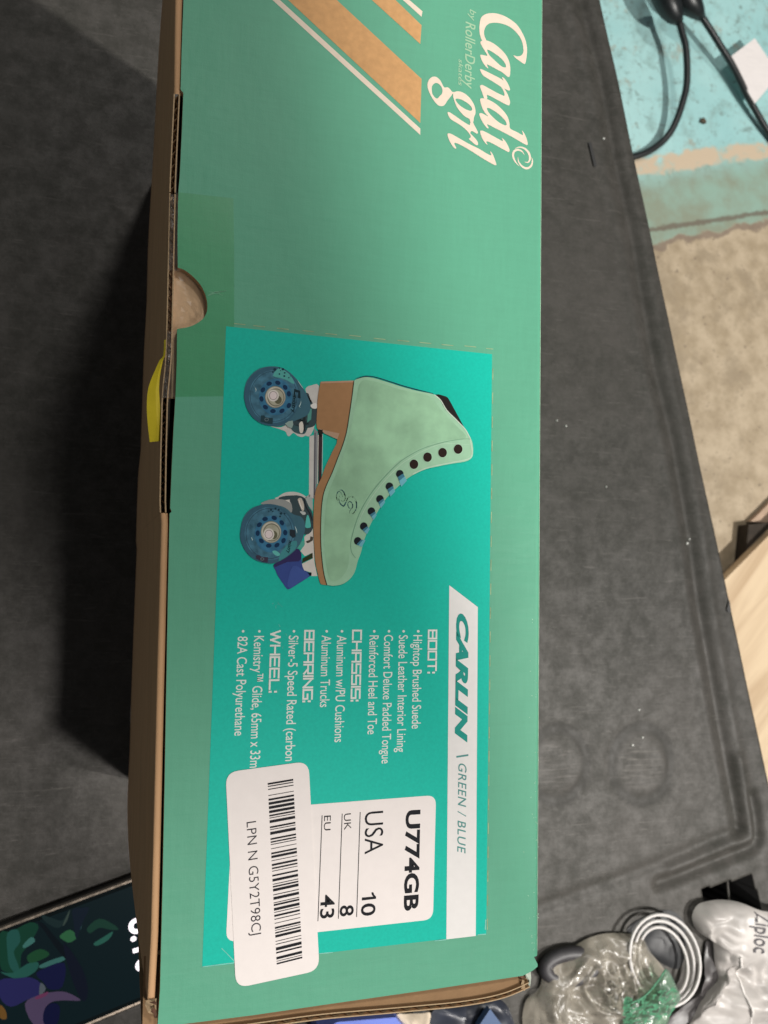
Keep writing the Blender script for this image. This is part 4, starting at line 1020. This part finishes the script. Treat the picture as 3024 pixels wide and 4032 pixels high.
# ------------------------------------------------------------------ bags, cables and scraps beyond the box, lower right
BAGV = {}
def bag(name, outline, m, zbase, hmax, freq, seed, fold=1.1, rings=9, crease=.2, ridge=.0, calm=None):
    pts = smooth_pts([tuple(T(*p, zbase).to_2d()) for p in outline], True, 4)
    c = Vector((sum(p[0] for p in pts) / len(pts), sum(p[1] for p in pts) / len(pts)))
    mb = MB(); n = len(pts); vs = []
    for r_ in range(rings + 1):
        u = r_ / rings
        for p in pts:
            q = c.lerp(Vector(p), u)
            h = hmax * (1 - u ** 3) ** .7
            nz = noise.noise(Vector((q.x * freq, q.y * freq, seed))) + .5 * abs(noise.noise(Vector((q.x * freq * 2.7, q.y * freq * 2.7, seed + 5))))
            h *= .55 + .75 * nz
            dd = noise.voronoi(Vector((q.x * freq * fold, q.y * freq * fold * .7, seed)))[0]; h += hmax * crease * (dd[1] - dd[0] - .3) * (1 - u ** 6)
            for kk in range(3):
                rg = abs(noise.noise(Vector((q.x * freq * (.5 + .35 * kk) + 9 * kk, q.y * freq * (.8 - .2 * kk), seed + 2 * kk)))); h += hmax * ridge * max(0, 1 - rg / .09) * (1 - u ** 6)
            if calm:
                w = math.exp(-((q - calm[0]).length / calm[1]) ** 4); h = h * (1 - w) + calm[2] * w
            vs.append((q.x, q.y, zbase + max(0.0004, h)))
    fs = [(r_ * n + i, r_ * n + (i + 1) % n, (r_ + 1) * n + (i + 1) % n, (r_ + 1) * n + i) for r_ in range(rings) for i in range(n)]
    mb.add(vs, fs, m); BAGV[seed] = vs
    return mb
def on_bag(seed, p, up=.0008):
    v = min(BAGV[seed], key=lambda q: (q[0] - p.x) ** 2 + (q[1] - p.y) ** 2)
    return Vector((p.x, p.y, v[2] + up))
Z2 = zm(2100, 3500, .557)
# dark ring of cable lying flat
rub = mat('grey_rubber', (.035, .033, .036), .5, var=.2, scale=200)
def ringpts(Z, cx, cy, rx, ry, z, n=40, rot=0, wob=0): return [T(*Z([p])[0], z + wob * math.sin(3 * k)) for k, p in enumerate(ell(cx, cy, rx, ry, n, rot))]
mb = MB(); tube(mb, ringpts(Z2, 262, 548, 178, 92, .006, 44, -.12), .0055, rub, 12, True)
o = mb.build('cable_ring', smooth=True); tag(o, 'dark grey cable ring on the cart top against the box corner', 'cable')
# white cable coil
wc = mat('white_cable', (.52, .50, .48), .4, var=.05, scale=300)
mb = MB(); pts = []
for k in range(int(3.02 * 36)):
    t = 2 * math.pi * k / 36 + 2.2; turn = k / 36
    rx, ry = 150 + 38 * turn, 235 + 36 * turn
    a = -.22
    ex_, ey_ = rx * math.cos(t), ry * math.sin(t)
    pts.append(T(*Z2([(905 + 6 * turn + ex_ * math.cos(a) - ey_ * math.sin(a), 520 - 8 * turn + ex_ * math.sin(a) + ey_ * math.cos(a))])[0], .0075 + .0022 * turn + .002 * math.sin(t * 1.3)))
tube(mb, pts, .0014, wc, 8)
o = mb.build('cable_coil', smooth=True); tag(o, 'coil of thin white cable between the clear bag and the white bag', 'cable')
# black pouch inside the coil
mb = bag('p', Z2([(660, 290), (800, 190), (960, 150), (1060, 230), (1080, 400), (1030, 560), (900, 520), (780, 400)]), mat('black_pouch', (.010, .011, .013), .5, var=.3, scale=60, bump=.2), .0005, .004, 40, 2)
o = mb.build('pouch', smooth=True); tag(o, 'black pouch lying inside the white cable coil', 'pouch')
# dark packet below the coil
mb = bag('p', Z2([(1060, 820), (1230, 560), (1210, 380), (1290, 400), (1320, 640), (1260, 760), (1120, 1010), (880, 1040), (930, 920)]), mat('dark_packet', (.05, .045, .045), .4, var=.4, scale=50, bump=.3), .001, .010, 45, 4)
o = mb.build('dark_packet', smooth=True); tag(o, 'dark crumpled packet lying between the cable coil and the white bag', 'packet')
# clear bag with green printing
clearm = film('clear_plastic_film', (.90, .90, .88), 1.1, .26, .12, 45, (.30, (.86, .78, .64)))
bagroot = thing('clear_bag', 'crumpled clear plastic bag with a green printed strip by the box corner', 'bag', T(2350, 3900))
oc = Z2([(40, 700), (70, 560), (150, 480), (260, 420), (380, 350), (520, 312), (700, 318), (770, 340), (830, 450), (930, 570), (1010, 690), (1035, 770), (960, 890), (880, 1010), (500, 1060), (150, 1060), (-60, 1000), (-60, 800)])
mb = bag('p', oc, clearm, .003, .018, 38, 7, rings=44, fold=.9, crease=.12, ridge=.30); mb.build('film', bagroot, smooth=True)
greenf = film('green_printed_film', (.45, .72, .52), 1.5, .2, .9, 90, (.42, (.22, .36, .27)))
mb = bag('p', Z2([(690, 830), (800, 740), (880, 640), (940, 565), (1010, 690), (1035, 775), (960, 880), (890, 1010), (640, 1010), (670, 900)]), greenf, .022, .014, 60, 9, rings=8)
gs = mb.build('printed_strip', bagroot, smooth=True)
mb = MB(); gi = ink((.06, .20, .11), .4, .3); rr = random.Random(3)
tubepts = [T(*p, .0375) for p in smooth_pts(Z2([(690, 810), (790, 755), (870, 665), (935, 570)]), False, 6)]
tube(mb, tubepts, .0006, ink((.09, .26, .16), .4, .3), 6)
for k in range(150):
    u, v = rr.random(), rr.random()
    x = 720 + 290 * u - 90 * v * (1 - u); y = 800 - 130 * u + 210 * v
    if rr.random() < .35: x, y = rr.uniform(640, 690), rr.uniform(770, 950)
    a = rr.uniform(-.6, .6) - .6
    l = rr.uniform(8, 22)
    p = Z2([(x - l * math.cos(a), y - l * math.sin(a)), (x, y), (x + l * math.cos(a), y + l * math.sin(a) + rr.uniform(-6, 6))])
    stroke(mb, p, rr.uniform(3, 7), gi, .0365 + .0000 * k, plane=T)
mb.build('printed_marks', gs)
# white bag with lettering
wb = thing('white_bag', 'creased white plastic bag with grey lettering by the cart handle opening', 'bag', T(2900, 3800))
whitef = film('milky_plastic', (.9, .9, .9), .7, .35, .3, 40, (.84, (.66, .62, .585)))
ow = Z2([(1120, 190), (1160, 110), (1260, 80), (1400, 68), (1520, 105), (1700, 130), (1900, 200), (1950, 600), (1900, 1000), (1500, 1060), (1100, 1040), (1130, 900), (1240, 690), (1290, 630), (1275, 480), (1255, 350), (1185, 318), (1140, 270)])
mb = bag('p', ow, whitef, .006, .026, 30, 12, rings=44, fold=.6, crease=.06, ridge=.12, calm=(T(3000, 3675, .022).to_2d(), .03, .018)); mb.build('film', wb, smooth=True)
mb = MB(); tube(mb, [on_bag(12, T(*p, .022), .0002) for p in smooth_pts(Z2([(1455, 480), (1490, 600), (1505, 720), (1530, 850), (1560, 960), (1600, 1060)]), False, 6)], .0012, mat('white_cord', (.60, .57, .54), .5), 8)
mb.build('fold_ridge', wb, smooth=True)
mb = MB(); text(mb, 'Ziploc', (2978, 3592), (2968, 3756), 62, ink((.10, .095, .10), .5, .1), .0245, .004, .2, straight=False, plane=T)
mb.v = [tuple(on_bag(12, Vector(p), .0008)) for p in mb.v]
mb.build('bag_lettering', wb)

# scraps peeping out below the box end
mb = MB(); slab(mb, [T(*p, .03) for p in ((1260, 4060), (1330, 4024), (1558, 4006), (1640, 4100), (1600, 4300), (1250, 4300))][::1], .029, mat('blue_card', (.10, .15, .50), .4, var=.08, scale=60))
o = mb.build('blue_carton', None); tag(o, 'small blue carton mostly hidden under the near end of the box', 'carton')
mb = bag('p', [(1556, 4010), (1600, 3992), (1660, 3990), (1695, 3990), (1680, 4060), (1640, 4200), (1560, 4200)], mat('cream_paper', (.60, .50, .38), .7, var=.25, scale=90), .012, .012, 70, 3, rings=6)
o = mb.build('paper_wrap', smooth=True); tag(o, 'crumpled cream paper beside the blue carton', 'paper')
mb = bag('p', [(1700, 3985), (1800, 3960), (1900, 3940), (1960, 3930), (2010, 3990), (2020, 4150), (1700, 4200)], mat('navy_packet', (.022, .026, .038), .35, var=.4, scale=70, bump=.3), .004, .010, 50, 6, rings=7)
o = mb.build('navy_packet', smooth=True); tag(o, 'dark navy packet beside the cream paper below the box end', 'packet')
mb = MB(); slab(mb, [T(*p, .020) for p in ((1886, 4040), (1930, 3973), (1980, 4040), (2010, 4150), (1850, 4150))], .006, mat('blue_triangle_card', (.03, .07, .16), .4, var=.1))
o = mb.build('blue_card', None); tag(o, 'deep blue card with a pointed tip resting on the navy packet', 'card')

# ------------------------------------------------------------------ cords on the floor
cordm = mat('black_cord', (.010, .013, .014), .38, var=.2, scale=200)
Q = zm(2550, 0, .3164)
def fz(p, z): return U(*p, FLOORZ + z)
def cord(name, label, pix, hs, r, plug):
    root = thing(name, label, 'cord', U(*pix[len(pix) // 2], FLOORZ), 'black power cords on the turquoise floor')
    p3 = smooth_pts([(*p, h) for p, h in zip(pix, hs)], False, 6)
    mb = MB(); tube(mb, [fz(p[:2], p[2]) for p in p3], r, cordm, 12); mb.build('cable', root, smooth=True)
    mb = MB(); pts = [fz(p, h) for p, h, _ in plug]; tube(mb, pts, [q for _, _, q in plug], cordm, 12); mb.build('plug', root, smooth=True)
    return root
K = .00028 * 1.0
c1 = cord('power_cord', 'black cord curving off the turquoise floor behind the cart edge', Q([(395, 270), (425, 400), (470, 560), (488, 760), (490, 960), (475, 1120), (430, 1290), (370, 1470), (280, 1650), (150, 1790), (-20, 1900), (-200, 1960)]),
     [.05, .048, .046, .044, .04, .036, .03, .024, .018, .012, .008, .0055], .0056, [(p, h, r) for p, h, r in zip(Q([(180, -120), (230, 0), (290, 120), (350, 215), (400, 285)]), [.055, .055, .053, .051, .05], [.021, .021, .019, .014, .0065])])
c2 = cord('power_cord', 'straight black cord with a white paper tag lying on the turquoise floor', Q([(610, 150), (680, 220), (800, 400), (930, 610), (1030, 770), (1130, 960), (1230, 1170), (1340, 1370), (1450, 1560), (1600, 1790), (1760, 2000)]),
     [.045, .043, .038, .032, .028, .024, .02, .016, .012, .008, .006], .0056, [(p, h, r) for p, h, r in zip(Q([(420, -120), (490, 0), (560, 80), (620, 150), (680, 225)]), [.05, .05, .048, .046, .043], [.021, .021, .018, .013, .0065])])
tagm = mat('white_tag_paper', (.84, .79, .77), .6, var=.04, scale=60, bump=.35, bscale=120, stretch=(1, 4, 1))
mb = MB(); tq = [fz(p, .026) for p in Q([(1005, 725), (1335, 475), (1640, 930), (1335, 1290)])]
slab(mb, tq, .0006, tagm); mb.build('paper_tag', c2)
mb = MB(); rot = mat('dirt_crumb', (.10, .075, .05), .9, var=.4, scale=300)
c = fz(Q([(672, 1520)])[0], .0)
for k in range(4):
    q = c + Vector((random.uniform(-.004, .004), random.uniform(-.004, .004), 0)); tube(mb, [q, q + Vector((.003, .002, .004)), q + Vector((.005, .003, .001))], [.002, .004, .001], rot, 7)
o = mb.build('dirt_crumb', smooth=True); tag(o, 'small brown crumb of dirt on the turquoise floor', 'crumb')

# ------------------------------------------------------------------ wooden pallet below the right edge
def wood():
    m, nt, b = newmat('raw_pine'); N, L = nt.nodes.new, nt.links.new
    tc = N('ShaderNodeTexCoord'); vr = N('ShaderNodeVectorRotate'); vr.rotation_type = 'Z_AXIS'; vr.inputs['Angle'].default_value = -.82; L(tc.outputs['Object'], vr.inputs['Vector'])
    mp = N('ShaderNodeMapping'); mp.inputs['Scale'].default_value = (1.6, 12, 5); L(vr.outputs[0], mp.inputs[0])
    n = N('ShaderNodeTexNoise'); n.inputs['Scale'].default_value = 2.2; n.inputs['Detail'].default_value = 8; n.inputs['Distortion'].default_value = .8; L(mp.outputs[0], n.inputs['Vector'])
    r = N('ShaderNodeValToRGB'); r.color_ramp.elements[0].position = .30; r.color_ramp.elements[0].color = (.56, .40, .245, 1); r.color_ramp.elements[1].position = .56; r.color_ramp.elements[1].color = (.76, .59, .39, 1)
    L(n.outputs['Fac'], r.inputs[0]); L(r.outputs[0], b.inputs['Base Color']); b.inputs['Roughness'].default_value = .7
    return m
WD = wood(); wdk = mat('shaded_old_wood', (.16, .11, .07), .8, var=.3, scale=60)
pal = thing('wooden_pallet', 'pale pine pallet on the floor beyond the right edge of the cart', 'pallet', U(3000, 2400, FLOORZ))
zt = FLOORZ + .045
def board(pix, z, th, m):
    mb = MB(); o = [U(*p, z) for p in pix]
    if sum(a.x * b.y - b.x * a.y for a, b in zip(o, o[1:] + o[:1])) < 0: o = o[::-1]
    slab(mb, o, th, m, m); return mb
board([(2820, 2318), (3024, 2112), (3420, 1712), (3700, 3000), (3300, 3400), (3030, 3100), (2600, 2700)], zt, .018, WD).build('deck_board', pal)
board([(2957, 2053), (3024, 1986), (3300, 1710), (3420, 1900), (3300, 2020), (3024, 2058)], FLOORZ + .012, .010, mat('pink_grey_wood', (.50, .36, .26), .8, var=.2, scale=60)).build('base_board', pal)
board([(2948, 2066), (3024, 2057), (3300, 2030), (3300, 2320), (2925, 2320), (2936, 2190)], zt - .019, .025, mat('block_shade_wood', (.035, .026, .018), .85, var=.3, scale=60)).build('block', pal)  # near-black colour puts the shade under the deck into this block
